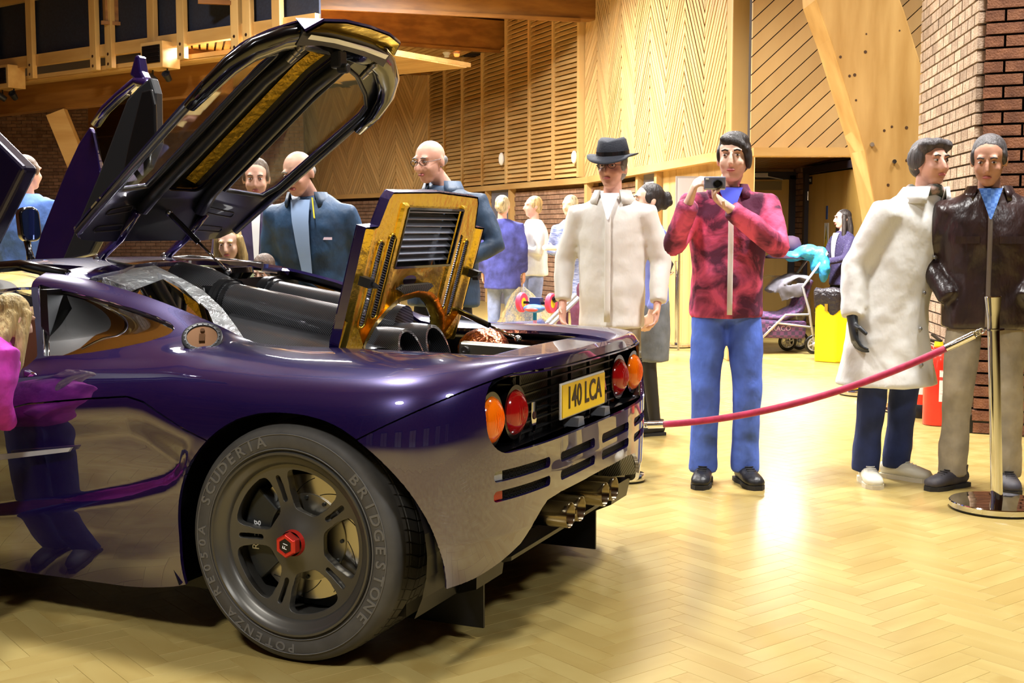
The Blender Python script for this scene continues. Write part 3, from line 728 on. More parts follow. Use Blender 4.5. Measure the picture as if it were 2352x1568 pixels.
def arch(V, grow=0., xc=0., rear=True):
    dx = V[:, 0] - xc; dz = V[:, 2] - .35; a = np.degrees(np.arctan2(dz, dx)); a = np.where(a < -90, a + 360, a)
    r = pchip([q[0] for q in _AR], [q[1] for q in _AR], a) if rear else np.full(len(V), .37)
    return np.hypot(dx, dz) - r - grow
def rbox(u, v, cu, cv, hu, hv, r):
    du = np.abs(u - cu) - hu + r; dv = np.abs(v - cv) - hv + r
    return np.hypot(np.maximum(du, 0), np.maximum(dv, 0)) + np.minimum(np.maximum(du, dv), 0) - r
def polyline_side(pts, u, v):
    """signed height of (u,v) above a polyline v(u)"""
    p = sorted(pts); return v - np.interp(u, [a[0] for a in p], [a[1] for a in p])
def polysdf(poly, u, v):
    P = np.array(poly); n = len(P); d = np.full(len(u), 1e9); ins = np.zeros(len(u), bool)
    for i in range(n):
        a = P[i]; b = P[(i + 1) % n]; e = b - a; w_ = np.stack([u - a[0], v - a[1]], 1)
        t = np.clip((w_ @ e) / (e @ e), 0, 1); d = np.minimum(d, np.linalg.norm(w_ - t[:, None] * e, axis=1))
        c = (a[1] > v) != (b[1] > v); ins ^= c & (u < (b[0] - a[0]) * (v - a[1]) / (b[1] - a[1] + 1e-12) + a[0])
    return np.where(ins, -d, d)
BV, BT = body_grid()
BV3, BT3 = body_grid(nx=270, nt=8, s=np.linspace(3.2, 8, 110))
# seams, in car x,z
SEAM_R = [(-.70, .838), (-.55, .828), (-.40, .752), (-.247, .674), (0, .55), (5, -2)]
def seam_rear(V): return polyline_side(SEAM_R, V[:, 0], V[:, 2])
sp = [ony(*p, .9) for p in ((0, 945), (60, 930), (200, 918), (290, 913), (330, 924), (380, 954), (430, 984), (485, 1010))]
SEAM_S = [(q[0], q[2]) for q in sp] + [(.0, .5), (-1, .0), (1.4, .60), (4, .55)]
def seam_side(V): return polyline_side(SEAM_S, V[:, 0], V[:, 2])
GAP = .0025
# window outline on the buttress (car x,z)
WIN = [(.995, .832), (.90, .838), (.80, .850), (.70, .866), (.62, .884), (.565, .905), (.558, .920), (.58, .937), (.65, .960), (.76, .988), (.90, 1.018), (1.03, 1.040), (1.125, 1.056)]
DOOR = [(1.16, 1.3), (1.155, 1.06), (1.02, .83), (1.04, .80), (1.13, .70), (1.25, .62), (1.5, .47), (1.9, .42), (2.2, .50), (2.35, .8), (2.3, 1.3)]
front = lambda V: arch(V, 0, 2.72, False)
top = lambda V: np.minimum(V[:, 2] - .60, 1)
def sym(V, T): return mirror(V, T)
SCOOP = [(q[0], q[2]) for q in (ony(*p, .9) for p in ((470, 1000), (456, 1040), (435, 1085), (415, 1110), (385, 1128), (300, 1150), (150, 1175), (0, 1192), (-300, 1225), (-300, 900), (0, 900), (200, 880), (380, 900)))]
# --- rear quarter: fender, buttress and deck sides, one each side
RW = lambda V: np.where(V[:, 0] < -.3, rbox(np.abs(V[:, 1]), V[:, 2], 0, .718, .712, .105, .085), 1.)
for sd in (1, -1):
    Vq, Tq = keep(BV, BT, lambda V: arch(V), lambda V: seam_rear(V) - GAP, lambda V: seam_side(V) - GAP, lambda V: polysdf(WIN, V[:, 0], V[:, 2]) if 1 else 0,
                  lambda V: polysdf(DOOR, V[:, 0], V[:, 2]), lambda V: 1.55 - V[:, 0], RW)
    if sd < 0: Vq, Tq = mirror(Vq, Tq, False)
    panel('rear_quarter', Vq, Tq, m_paint, car, .012, -1 if sd > 0 else -1)
    # lower side panel and sill
    Vs, Ts = keep(BV3, BT3, lambda V: arch(V), front, lambda V: -seam_side(V) - GAP, lambda V: V[:, 0] + .2, lambda V: polysdf(DOOR, V[:, 0], V[:, 2]), lambda V: 2.7 - V[:, 0] if 0 else V[:, 2] - .0)
    Vs = Vs.copy(); _d = np.clip(-polysdf(SCOOP, Vs[:, 0], Vs[:, 2]) / .05, 0, 1); _e = np.clip(-seam_side(Vs) / .13, 0, 1); _x = np.clip((1.5 - Vs[:, 0]) / .5, 0, 1)
    Vs[:, 1] -= .026 * (_d * _d * (3 - 2 * _d)) * (_e * _e * (3 - 2 * _e)) * _x
    if sd < 0: Vs, Ts = mirror(Vs, Ts, False)
    panel('side_panel', Vs, Ts, m_paint, car, .012)
    Vn, Tn = keep(BV, BT, front, lambda V: seam_side(V) - GAP, lambda V: V[:, 0] - 1.9, lambda V: polysdf(DOOR, V[:, 0], V[:, 2]))
    if sd < 0: Vn, Tn = mirror(Vn, Tn, False)
    panel('front_wing', Vn, Tn, m_paint, car, .012)
# --- rear bumper: wraps round the tail, with lamp recess, vents and exhaust opening
DIFF = [(0, .447), (.33, .445), (.42, .438), (.455, .42), (.505, .385), (.56, .338), (.64, .302), (.72, .272), (.80, .25), (.92, .235), (.92, 0), (0, 0)]
def slots(V):
    f = np.full(len(V), 1.); y = np.abs(V[:, 1])
    for (c, h) in ((.1825, .148), (.5475, .143)):
        for z in (.5515, .495): f = np.minimum(f, rbox(y, V[:, 2], c, z, h, .0155, .013))
    return np.where(V[:, 0] < -.4, f, 1.)
s_low = np.concatenate([np.linspace(0, 3, 10)[:-1], np.linspace(3, 8, 170)])
BV2, BT2 = body_grid(nx=4, nt=260, s=s_low, xa=-.145)
Vr, Tr = keep(BV2, BT2, lambda V: -.16 - V[:, 0], lambda V: arch(V), lambda V: -seam_rear(V) - GAP, RW, slots, lambda V: polysdf(DIFF, np.abs(V[:, 1]), V[:, 2]) if 1 else 0,
              lambda V: V[:, 2] - .250)
Vr, Tr = mirror(Vr, Tr)
bump = panel('rear_bumper', Vr, Tr, m_paint, car, .014, weld=True)
# --- tail deck between the quarters
us = np.linspace(0, 1, 40); vs = np.linspace(-1, 1, 60)
def deckz(x, y): return .862 - .02 * np.clip((-.15 - x) / .45, 0, 1) + .006 * (1 - (y / .45) ** 2)
Vd = []; 
for u in us:
    for v in vs:
        x = -.375 - .215 * u; y = v * .43
        Vd.append((x, y * (.97 if u > .9 else 1), deckz(x, y) - .004 * (1 if u < .02 else 0)))
Vd = np.array(Vd); n, m_ = 40, 60; idx = np.arange(n * m_).reshape(n, m_)
Td = np.concatenate([np.stack([idx[:-1, :-1].ravel(), idx[1:, :-1].ravel(), idx[1:, 1:].ravel()], 1), np.stack([idx[:-1, :-1].ravel(), idx[1:, 1:].ravel(), idx[:-1, 1:].ravel()], 1)])
panel('tail_panel', Vd, Td, m_paint, car, .02, flip=True)
# --- lamp recess tub
def rrect(cu, cv, hu, hv, r, n=8):
    P = []
    for (su, sv, a0) in ((1, 1, 0), (-1, 1, 90), (-1, -1, 180), (1, -1, 270)):
        for k in range(n + 1):
            a = math.radians(a0 + 90 * k / n); P.append((cu + su * (hu - r) + r * math.cos(a), cv + sv * (hv - r) + r * math.sin(a)))
    return P
def surfx(y, off=0.): return X0 - .45 * max(1 - (min(abs(y), .9) / .905) ** NEXP, 0) ** (1 / NEXP) + off
ring = rrect(0, .718, .712, .105, .085); V = []; Fc = []; n = len(ring)
for k, (sc_, dx) in enumerate(((1.0, .004), (.985, .03), (.97, .10), (.95, .12))):
    for (y, z) in ring: V.append((surfx(y * sc_, dx) if k < 2 else surfx(y * sc_, 0) * .4 + (-.60 + .0) * .6 + dx, y * sc_, .718 + (z - .718) * (sc_ if k < 2 else sc_ - .02)))
for k in range(3):
    for i in range(n): Fc.append((k * n + i, k * n + (i + 1) % n, (k + 1) * n + (i + 1) % n, (k + 1) * n + i))
Fc.append(tuple(3 * n + i for i in range(n)))
rec = mesh('lamp_recess', V, Fc, m_gloss, car, True, 40)
# lens, grille, plate
def lens(y, z, m, nm):
    h = thing_child = None
    o = MB().lathe([(0, -.034), (.02, -.033), (.04, -.028), (.056, -.019), (.067, -.006), (.072, .008), (.074, .03), (.07, .05)], 40, 'x', (0, 0, 0)).build(nm, m, car, smooth=True, angle=50)
    o.location = (-.520, y, z); return o
for sd in (1, -1):
    for (yy, m, nm) in ((.65, m_amber, 'amber_lamp'), (.478, m_lred, 'red_lamp')):
        o = lens(yy * sd, .706, m, nm)
        mb = MB()
        for k in range(-6, 7):
            w_ = k * .0095; r_ = math.sqrt(max(.062 ** 2 - w_ * w_, 0))
            if r_ > .012: mb.tube([(-.037 + .034 * ((w_ * w_ + t * t * r_ * r_) / .0052), w_, t * r_) for t in np.linspace(-1, 1, 9)], .0014, 5)
        mb.build('lens_rib', m, o)
        MB().lathe([(.074, -.004), (.081, -.004), (.081, .05), (.074, .05)], 40, 'x').build('bezel', m_gloss, o, smooth=True, angle=40)
    mk = MB(); mk.add([(surfx(.694, -.002), .694 * sd, .566), (surfx(.645, -.003), .645 * sd, .566), (surfx(.645, -.003), .645 * sd, .537), (surfx(.694, -.002), .694 * sd, .537),
                       (surfx(.694, .03), .694 * sd, .566), (surfx(.645, .03), .645 * sd, .566), (surfx(.645, .03), .645 * sd, .537), (surfx(.694, .03), .694 * sd, .537)],
                      [(0, 1, 2, 3), (7, 6, 5, 4), (0, 4, 5, 1), (1, 5, 6, 2), (2, 6, 7, 3), (3, 7, 4, 0)])
    mk.build('reversing_lamp', m_clear, bump)
    mk = MB(); mk.add([(surfx(.688, -.002), .688 * sd, .508), (surfx(.645, -.003), .645 * sd, .510), (surfx(.645, -.003), .645 * sd, .482), (surfx(.688, -.002), .688 * sd, .480),
                       (surfx(.688, .03), .688 * sd, .508), (surfx(.645, .03), .645 * sd, .510), (surfx(.645, .03), .645 * sd, .482), (surfx(.688, .03), .688 * sd, .480)],
                      [(0, 1, 2, 3), (7, 6, 5, 4), (0, 4, 5, 1), (1, 5, 6, 2), (2, 6, 7, 3), (3, 7, 4, 0)])
    mk.build('side_reflector', m_lred, bump)
    # vent inserts
    for (c, h) in ((.1825, .16), (.5475, .155)):
        for z in (.5515, .495):
            q = MB(); N_ = 14
            for i in range(N_ + 1):
                y = c - h + 2 * h * i / N_; x = surfx(y, .007)
                q.V += [(x, y * sd, z - .02), (x, y * sd, z + .02)]
            q.F = [(2 * i, 2 * i + 1, 2 * i + 3, 2 * i + 2) for i in range(N_)]
            vm = q.build('vent_mesh', m_mesh, bump)
            sl = MB()
            for k in range(7):
                zz = z - .0125 + k * .0042
                sl.tube([(surfx(c - h + 2 * h * i / 8, .004), (c - h + 2 * h * i / 8) * sd, zz) for i in range(9)], .0011, 4)
            sl.build('vent_slat', m_satin, vm)
gr = MB().box((-.488, -.005, .705), (.008, .86, .19)).build('grille_mesh', m_mesh, car)
for k in range(6):
    MB().bar((-.512, .46, .632 + k * .0285), (-.512, -.47, .632 + k * .0285), .012, .005).build('grille_bar', m_satin, gr)
for y in (.415, .16, -.02, -.2, -.40):
    MB().bar((-.506, y, .605), (-.506, y, .815), .012, .010).build('grille_upright', m_satin, gr)
for y in (.09, -.165):
    MB().prism([(-.03, 0), (.03, 0), (.022, .028), (-.022, .028)], -.588, -.535, 'x', Matrix.Translation((0, y, .612))).build('plate_lamp', mat('grey plastic', (110, 112, 116), .4), car)
npb = MB().box((-.566, .02, .705), (.008, .412, .116)).build('number_plate', m_white, car); bevel(npb, .003)
MB().box((-.5715, .02, .705), (.004, .398, .104)).build('plate_face', m_plate, npb)
PM = Matrix.Translation((-.5745, .02, .708)) @ Matrix.Rotation(-PI / 2, 4, 'Z') @ Matrix.Rotation(PI / 2, 4, 'X')
lettering('140 LCA', .098, 'plate_text', m_black, npb, PM, .0006, True, .92)
sb = MB().prism([(-.02, .045), (.02, .045), (.022, .0), (.012, -.035), (0, -.05), (-.012, -.035), (-.022, 0)], -.522, -.514, 'x', Matrix.Translation((0, .329, .672))).build('shield_badge', m_chrome, gr)
MB().lathe([(.0, -.524), (.012, -.524), (.012, -.52)], 12, 'x', (0, .329, .675)).build('badge_emblem', mat('dark enamel', (70, 30, 40), .4), sb)
ab = lettering('A', .055, 'letter_badge', mat('pink red badge', (220, 120, 130), .4), gr, Matrix.Translation((-.516, -.335, .69)) @ Matrix.Rotation(-PI / 2, 4, 'Z') @ Matrix.Rotation(PI / 2, 4, 'X') @ Matrix.Shear('XZ', 4, (0, 0)), .003, True)
MB().box((-.516, -.33, .643), (.006, .06, .032)).build('small_badge', m_alu, gr)
# diffuser and exhausts
df = MB()
prof = [(-.57, .33), (-.50, .40), (-.44, .44), (0, .447), (.44, .44), (.50, .40), (.57, .33)]
for (x, dz) in ((-.592, 0), (-.40, -.03)):
    for (y, z) in prof: df.V.append((surfx(y, .006) if x < -.5 else x, y, z + dz))
df.F = [(i, i + 1, 8 + i, 7 + i) for i in range(6)]
df.V += [(-.40, -.57, .24), (-.40, .57, .24)]; k = len(df.V)
df.F.append((7, 8, 9, 10, 11, 12, 13, k - 1, k - 2))
df.build('exhaust_surround', m_carbon, car, smooth=True, angle=30)
MB().add([(-.520, .50, .262), (-.520, -.50, .262), (-.30, -.56, .20), (-.30, .56, .20), (-.520, .50, .274), (-.520, -.50, .274), (-.30, -.56, .22), (-.30, .56, .22)],
         [(0, 1, 2, 3), (7, 6, 5, 4), (0, 4, 5, 1), (1, 5, 6, 2), (2, 6, 7, 3), (3, 7, 4, 0)]).build('diffuser', m_black, car)
for y in (.215, .118, -.118, -.215):
    o = MB().lathe([(.0405, -.60), (.0415, -.598), (.0415, -.42), (.034, -.36), (.034, -.30)], 32, 'x', (0, y, .346), cap=False).lathe([(.0405, -.60), (.0385, -.598), (.0385, -.36)], 32, 'x', (0, y, .346), cap=False).build('tailpipe', m_exh, car, smooth=True, angle=50)
    MB().lathe([(.0, -.44), (.038, -.44)], 24, 'x', (0, y, .346), cap=False).build('baffle', m_black, o)
for sd in (1, -1):
    MB().add([(-.50, .70 * sd, .29), (-.49, .68 * sd, .22), (-.40, .62 * sd, .18), (-.34, .60 * sd, .29), (-.50, .50 * sd, .29), (-.49, .50 * sd, .22), (-.40, .48 * sd, .18), (-.34, .48 * sd, .29)],
             [(0, 1, 2, 3), (7, 6, 5, 4), (0, 4, 5, 1), (1, 5, 6, 2), (2, 6, 7, 3), (3, 7, 4, 0)]).build('rear_strake', m_black, car)
# underbody and inner tubs
MB().box((1.5, 0, .16), (3.6, 1.5, .05)).build('floor_pan', m_black, car)
for sd in (1, -1):
    wt = MB(); N_ = 26; rr_ = .44
    for i in range(N_ + 1):
        a = math.radians(-25 + 230 * i / N_); wt.V += [(rr_ * math.cos(a), .885 * sd, .35 + rr_ * math.sin(a) * .9), (rr_ * math.cos(a), .50 * sd, .35 + rr_ * math.sin(a) * .9)]
    k = len(wt.V) - 2 * (N_ + 1); wt.F += [(k + 2 * i, k + 2 * i + 1, k + 2 * i + 3, k + 2 * i + 2) for i in range(N_)]
    wt.box((-.0, .5 * sd, .42), (.86, .01, .75))
    wt.build('wheel_housing', m_black, car)
# engine bay
bay = MB()
bay.box((.25, 0, .60), (1.35, .98, .02))
for sd in (1, -1): bay.box((.02, .47 * sd, .71), (.80, .02, .24)); bay.box((.72, .55 * sd, .75), (.62, .02, .26))
bay.box((-.40, 0, .70), (.02, .9, .24)); bay.build('engine_bay', m_gloss, car)
# --- wheels
def wheel(x, y, R, wd_, sd):
    w_ = bpy.data.objects.new('wheel', None); COL.objects.link(w_); w_.parent = car; w_.location = (x, y, R); w_.rotation_euler = (0, 0, 0 if sd > 0 else PI)
    # local: y outward; tyre outer face at y=0
    k = R / .35
    prof = [(.262, -.012), (.272, -.004), (.290, .0), (.315, -.001), (.333, -.008), (.343, -.022), (.346, -.04), (.3465, -wd_ / 2), (.346, -wd_ + .04), (.343, -wd_ + .022), (.333, -wd_ + .008), (.30, -wd_), (.262, -wd_ + .01)]
    ty = MB().lathe([(a * k, b) for a, b in prof], 120, 'y', cap=False).build('tyre', m_rub, w_, smooth=True, angle=60)
    rg = MB()
    for rr_ in (.276, .318): rg.tube([(rr_ * k * math.cos(t), -.0005, rr_ * k * math.sin(t)) for t in np.linspace(0, 2 * PI, 97)[:-1]], .0016, 5, closed=True)
    rg.build('sidewall_rib', m_rubl, ty, smooth=True)
    tr = MB(); nb = 64 if x < 1 else 32
    for i in range(nb):
        a0 = 2 * PI * i / nb; da = 2 * PI / nb * .86
        def blk(y0, y1, sk0, sk1, h=.0045):
            P = []
            for r in (.3445, .3445 + h):
                for (yy, sk) in ((y0, sk0), (y1, sk1)):
                    for d in (0, da):
                        q = a0 + sk + d; r2 = (r - (.012 if yy > -.025 or yy < -wd_ + .025 else 0)) * k; P.append((r2 * math.cos(q), yy, r2 * math.sin(q)))
            tr.add(P, [(0, 1, 3, 2), (4, 6, 7, 5), (0, 4, 5, 1), (2, 3, 7, 6), (0, 2, 6, 4), (1, 5, 7, 3)])
        blk(-.016, -.075, 0, .03); blk(-.088, -.135, .04, .09); blk(-.215, -.255, .04, .10); blk(-.27, -wd_ + .016, .02, .0)
        blk(-.145, -.165, .0, 0, .004); blk(-.172, -.205, .0, 0.0, .004)
    tr.build('tread', m_rub, w_, kind='stuff', fix=False)
    # lettering, clockwise seen from outside
    def ringtext(txt, start, r, size, sp_):
        mbt = []
        for i, ch in enumerate(txt):
            if ch == ' ': continue
            a = math.radians(start - i * sp_)    # image angle, anticlockwise from image right
            Mx = Matrix.Translation((-r * math.cos(a), .0005, r * math.sin(a))) @ Matrix.Rotation(a - PI / 2, 4, 'Y') @ Matrix.Rotation(PI, 4, 'Z') @ Matrix.Rotation(PI / 2, 4, 'X')
            o = lettering(ch, size, 'tyre_letter', m_rubl, ty, Mx, .0008, True, 1.15)
    if sd > 0 and x < 1:
        ringtext('SCUDERIA', 160, .300, .042, 7.6); ringtext('BRIDGESTONE', 43, .300, .042, 8.0); ringtext('POTENZA RE050A', 271, .300, .036, 7.2)
    # rim: barrel and lip
    rp = [(.262, -.014), (.268, -.004), (.266, .004), (.260, .004), (.256, -.004), (.248, -.012), (.236, -.016), (.228, -.026), (.224, -.05), (.222, -.12), (.222, -wd_ + .02)]
    MB().lathe([(a * k, b) for a, b in rp], 96, 'y', cap=False).build('rim', m_rim, w_, smooth=True, angle=35)
    # spoked face
    nr, na = (52, 260) if (sd > 0 and x < 1) else (26, 130); rs = np.linspace(.0, .228, nr); an = np.linspace(0, 2 * PI, na + 1)[:-1]
    Vp = np.array([(r * math.cos(a), 0, r * math.sin(a)) for r in rs[1:] for a in an])
    rr_ = np.hypot(Vp[:, 0], Vp[:, 2]); aa = np.arctan2(Vp[:, 2], Vp[:, 0])
    Vp[:, 1] = -.052 + .034 * np.exp(-(rr_ / .075) ** 2) + .020 * (rr_ / .228) ** 3
    idx = np.arange(len(Vp)).reshape(nr - 1, na); nx_ = np.roll(idx, -1, 1)
    T = np.concatenate([np.stack([idx[:-1].ravel(), nx_[1:].ravel(), idx[1:].ravel()], 1), np.stack([idx[:-1].ravel(), nx_[:-1].ravel(), nx_[1:].ravel()], 1)])
    def win(V):
        r = np.hypot(V[:, 0], V[:, 2]); a = np.arctan2(V[:, 2], V[:, 0]); d = np.abs((a + PI / 5) % (2 * PI / 5) - PI / 5)
        ds = r * np.sin(np.minimum(d, PI / 2)); d1 = (.090 - r); d2 = r - .210; d3 = .024 + .2 * np.clip(r - .15, 0, 1) - ds
        K = 110.; return np.log(np.exp(K * d1) + np.exp(K * d2) + np.exp(K * d3)) / K
    def slit(V):
        r = np.hypot(V[:, 0], V[:, 2]); a = np.arctan2(V[:, 2], V[:, 0]); d = np.abs((a + PI / 5) % (2 * PI / 5) - PI / 5)
        return rbox(r * np.cos(d), r * np.sin(d), .158, 0, .040, .0075, .0072)
    Vp, T = keep(Vp, T, win, slit); Vp[:, 0] *= k; Vp[:, 2] *= k
    me = bpy.data.meshes.new('spokes'); me.from_pydata(Vp.tolist(), [], T.tolist()); me.update()
    o = link('spokes', me, m_rim, w_, True); so = o.modifiers.new('t', 'SOLIDIFY'); so.thickness = .03; so.offset = -1; bv_ = o.modifiers.new('b', 'BEVEL'); bv_.width = .004; bv_.segments = 2; bv_.limit_method = 'ANGLE'; bv_.angle_limit = math.radians(60)
    # nut
    hx = MB(); 
    hx.lathe([(.040, -.03), (.038, -.02), (.036, -.012)], 28, 'y', cap=False)
    Mh = Matrix.Identity(4)
    hx.lathe([(.036, -.012), (.036, .012), (.032, .018), (.022, .018), (.022, .012), (.0, .012)], 6, 'y')
    n_ = hx.build('wheel_nut', m_red, w_); bevel(n_, .002)
    MB().lathe([(.021, .0125), (.021, .015), (0, .0155)], 24, 'y').build('nut_cap', m_black, n_)
    if sd > 0 and x < 1: lettering('F1', .022, 'nut_logo', m_white, n_, Matrix.Translation((0, .016, 0)) @ Matrix.Rotation(PI, 4, 'Z') @ Matrix.Rotation(PI / 2, 4, 'X') @ Matrix.Rotation(math.radians(75), 4, 'Z'), .0004)
    dk = MB().lathe([(.10, -.105), (.185, -.105), (.187, -.12), (.185, -.135), (.1, -.135)], 64, 'y', cap=False).build('brake_disc', m_disc, w_, smooth=True, angle=35)
    MB().lathe([(.04, -.092), (.10, -.098), (.128, -.1), (.128, -.104)], 48, 'y', cap=False).build('disc_bell', m_alu, dk, smooth=True, angle=35)
    mb = MB()
    for i in range(12):
        a = 2 * PI * i / 12; mb.lathe([(.006, -.104), (.006, -.094), (0, -.094)], 8, 'y', (.118 * math.cos(a), 0, .118 * math.sin(a)))
    mb.build('disc_bobbin', m_cal, dk)
    gs = MB()
    for i in range(10):
        a = 2 * PI * i / 10; gs.tube([((.132 + .005 * j) * math.cos(a + .05 * j), -.1045, (.132 + .005 * j) * math.sin(a + .05 * j)) for j in range(10)], .0012, 4)
    gs.build('disc_slot', m_black, dk)
    cp = MB(); N_ = 16; pts = []
    for r_ in (.115, .205):
        for i in range(N_ + 1):
            a = math.radians(-42 + 84 * i / N_); pts.append((r_ * math.cos(a), r_ * math.sin(a)))
    poly = pts[:N_ + 1] + pts[N_ + 1:][::-1]
    cal = cp.prism(poly, -.15, -.078, 'y').build('caliper', m_cal, w_); bevel(cal, .006)
    if sd > 0 and x < 1:
        lettering('Racing', .034, 'caliper_text', m_white, cal, Matrix.Translation((.165, -.076, -.005)) @ Matrix.Rotation(PI, 4, 'Z') @ Matrix.Rotation(PI / 2, 4, 'X') @ Matrix.Rotation(PI / 2, 4, 'Z'), .0006)
    return w_
wheel(0, .895, .35, .335, 1); wheel(0, -.895, .35, .335, -1)
wheel(2.72, .87, .32, .255, 1); wheel(2.72, -.87, .32, .255, -1)
# --- quarter windows
for sd in (1, -1):
    Vw, Tw = keep(BV, BT, lambda V: -polysdf(WIN, V[:, 0], V[:, 2]) + .004, lambda V: V[:, 2] - .7)
    Vw = Vw.copy(); Vw[:, 1] -= .004
    if sd < 0: Vw, Tw = mirror(Vw, Tw, False)
    panel('quarter_window', Vw, Tw, m_glass, car, 0)
    # chrome and black surround following the outline
    P = []; n = len(WIN); sub = 6
    key = BV[(BV[:, 0] > .4) & (BV[:, 0] < 1.2) & (BV[:, 2] > .78)]
    for i in range(n):
        for j in range(sub):
            t = j / sub; x = WIN[i][0] * (1 - t) + WIN[(i + 1) % n][0] * t; z = WIN[i][1] * (1 - t) + WIN[(i + 1) % n][1] * t
            d = (key[:, 0] - x) ** 2 + (key[:, 2] - z) ** 2; w4 = np.argsort(d)[:4]; wt_ = 1 / (d[w4] + 1e-6); y = (key[w4, 1] * wt_).sum() / wt_.sum()
            P.append((x, (y + .001) * sd, z))
    MB().tube(P, .0055, 8, closed=True).build('window_trim', m_satin, car, smooth=True)
    MB().tube([(a, b + .003 * sd, c + .006) for a, b, c in P], .0022, 6, closed=True).build('window_bright', m_chrome, car, smooth=True)
# fuel cap
fc = bpy.data.objects.new('fuel_cap', None); COL.objects.link(fc); fc.parent = car
_cand = [(math.hypot(*(np.array(proj(CARO + _F * v[0] + _L * v[1] + np.array([0, 0, v[2]]))[:2]) - (465, 785))), i) for i, v in enumerate(BV) if .2 < v[0] < .7 and v[2] > .84]
cpt = BV[min(_cand)[1]]; _nb = BV[np.argsort(((BV - cpt) ** 2).sum(1))[:40]]; _n = np.linalg.svd(_nb - _nb.mean(0))[2][2]; nrm = Vector(_n if _n[2] > 0 else -_n) + Vector((-.28, .34, 0)); nrm.normalize(); cpt = cpt + np.array(nrm) * .027
fc.matrix_local = Matrix.Translation(tuple(cpt)) @ nrm.to_track_quat('Z', 'Y').to_matrix().to_4x4()
MB().lathe([(.046, -.008), (.062, -.008), (.062, .002), (.058, .005), (.048, .005), (.046, .001)], 40).build('cap_ring', m_satin, fc, smooth=True, angle=40)
MB().lathe([(0, .0015), (.046, .0015), (.046, -.006)], 36).build('cap_face', mat('bronze cap', (92, 62, 34), .2, .7), fc, smooth=True, angle=40)
MB().box((0, -.006, .004), (.018, .03, .005)).build('cap_latch', m_chrome, fc)
MB().lathe([(.007, .001), (.007, .006), (0, .006)], 12, c=(0, .026, 0)).build('cap_lock', m_chrome, fc)
mb = MB()
for i in range(20): mb.lathe([(.0022, .004), (.0022, .007), (0, .007)], 6, c=(.053 * math.cos(i * PI / 10), .053 * math.sin(i * PI / 10), 0))
mb.build('cap_bolt', m_black, fc)
# door latch on the B-pillar edge, and side marker strip
MB().lathe([(.028, 0), (.03, .006), (.02, .012), (0, .013)], 20, 'y', (.985, .845, .765)).build('door_striker', m_chrome, car, smooth=True)
o = MB().prism([(1.02, .742), (.955, .752), (.94, .775), (.965, .79), (1.02, .80)], .815, .855, 'y').build('striker_plate', m_paint, car); bevel(o, .006)
stp = [ony(*p, .905) for p in ((0, 1043), (165, 1027), (158, 1037), (0, 1056))]
MB().prism([(q[0], q[2]) for q in stp], .898, .908, 'y').build('side_marker_strip', m_clear, car)
# --- cabin: roof spine, sills, seats, dash
nx_, ny_ = 50, 40; V = []
for i in range(nx_):
    x = .93 + 1.45 * i / (nx_ - 1); hw = .60 - .02 * (i / nx_)
    for j in range(ny_):
        t = -1 + 2 * j / (ny_ - 1); y = t * hw
        zc = pchip([.93, 1.1, 1.4, 1.8, 2.1, 2.38], [1.112, 1.128, 1.138, 1.12, 1.06, .97], np.array([x]))[0]
        V.append((x, y, zc - .035 * abs(t) ** 3.0 - (.012 if abs(t) > .97 else 0)))
V = np.array(V); idx = np.arange(len(V)).reshape(nx_, ny_)
T = np.concatenate([np.stack([idx[:-1, :-1].ravel(), idx[1:, :-1].ravel(), idx[1:, 1:].ravel()], 1), np.stack([idx[:-1, :-1].ravel(), idx[1:, 1:].ravel(), idx[:-1, 1:].ravel()], 1)])
V2, T2 = keep(V, T, lambda V: V[:, 0] - (.985 + .10 * (1 - (np.minimum(np.abs(V[:, 1]), .42) / .42) ** 2)))
V2, T2 = keep(V2, T2, lambda V: np.where(V[:, 0] > 1.13, .44 - np.abs(V[:, 1]), 1.), lambda V: 1.85 - V[:, 0])
panel('roof', V2, T2, m_paint, car, .02)
Vg, Tg = keep(V, T, lambda V: V[:, 0] - 1.86)
panel('windscreen', Vg, Tg, m_glass, car, 0)
for sd in (1, -1):
    MB().tube([(1.10, .565 * sd, 1.09), (1.4, .47 * sd, 1.118), (1.8, .45 * sd, 1.09)], (.02), 10).build('roof_rail', m_gloss, car, smooth=True)
    MB().tube([(1.045, .62 * sd, 1.07), (1.03, .68 * sd, .98), (1.02, .755 * sd, .85), (1.04, .80 * sd, .78), (1.12, .84 * sd, .69)], .014, 8).build('door_seal', m_satin, car, smooth=True)
    o = MB().prism([(1.06, .36), (1.30, .30), (1.36, .92), (1.30, .98), (1.18, .98), (1.10, .90)], .26 * sd, .62 * sd, 'y').build('seat_back', m_beige, car); bevel(o, .05, 3)
    o = MB().box((1.5, .44 * sd, .36), (.5, .36, .14)).build('seat_cushion', m_beige, car); bevel(o, .04, 3)
    MB().prism([(1.0, .34), (1.02, 1.05), (1.05, 1.05), (1.05, .34)], .10 * sd, .74 * sd, 'y').build('bulkhead', m_black, car)
o = MB().prism([(2.0, .3), (1.95, .78), (2.1, .86), (2.4, .86), (2.4, .3)], -.7, .7, 'y').build('dashboard', m_satin, car); bevel(o, .03)
MB().tube([(1.75 + .06 * math.cos(t), .17 * math.sin(t), .74 + .16 * math.cos(t)) for t in np.linspace(0, 2 * PI, 33)[:-1]], .016, 8, closed=True).build('steering_wheel', m_satin, car, smooth=True)
# sill inside
for sd in (1, -1): MB().box((1.65, .72 * sd, .35), (1.2, .2, .3)).build('sill_box', m_satin, car)
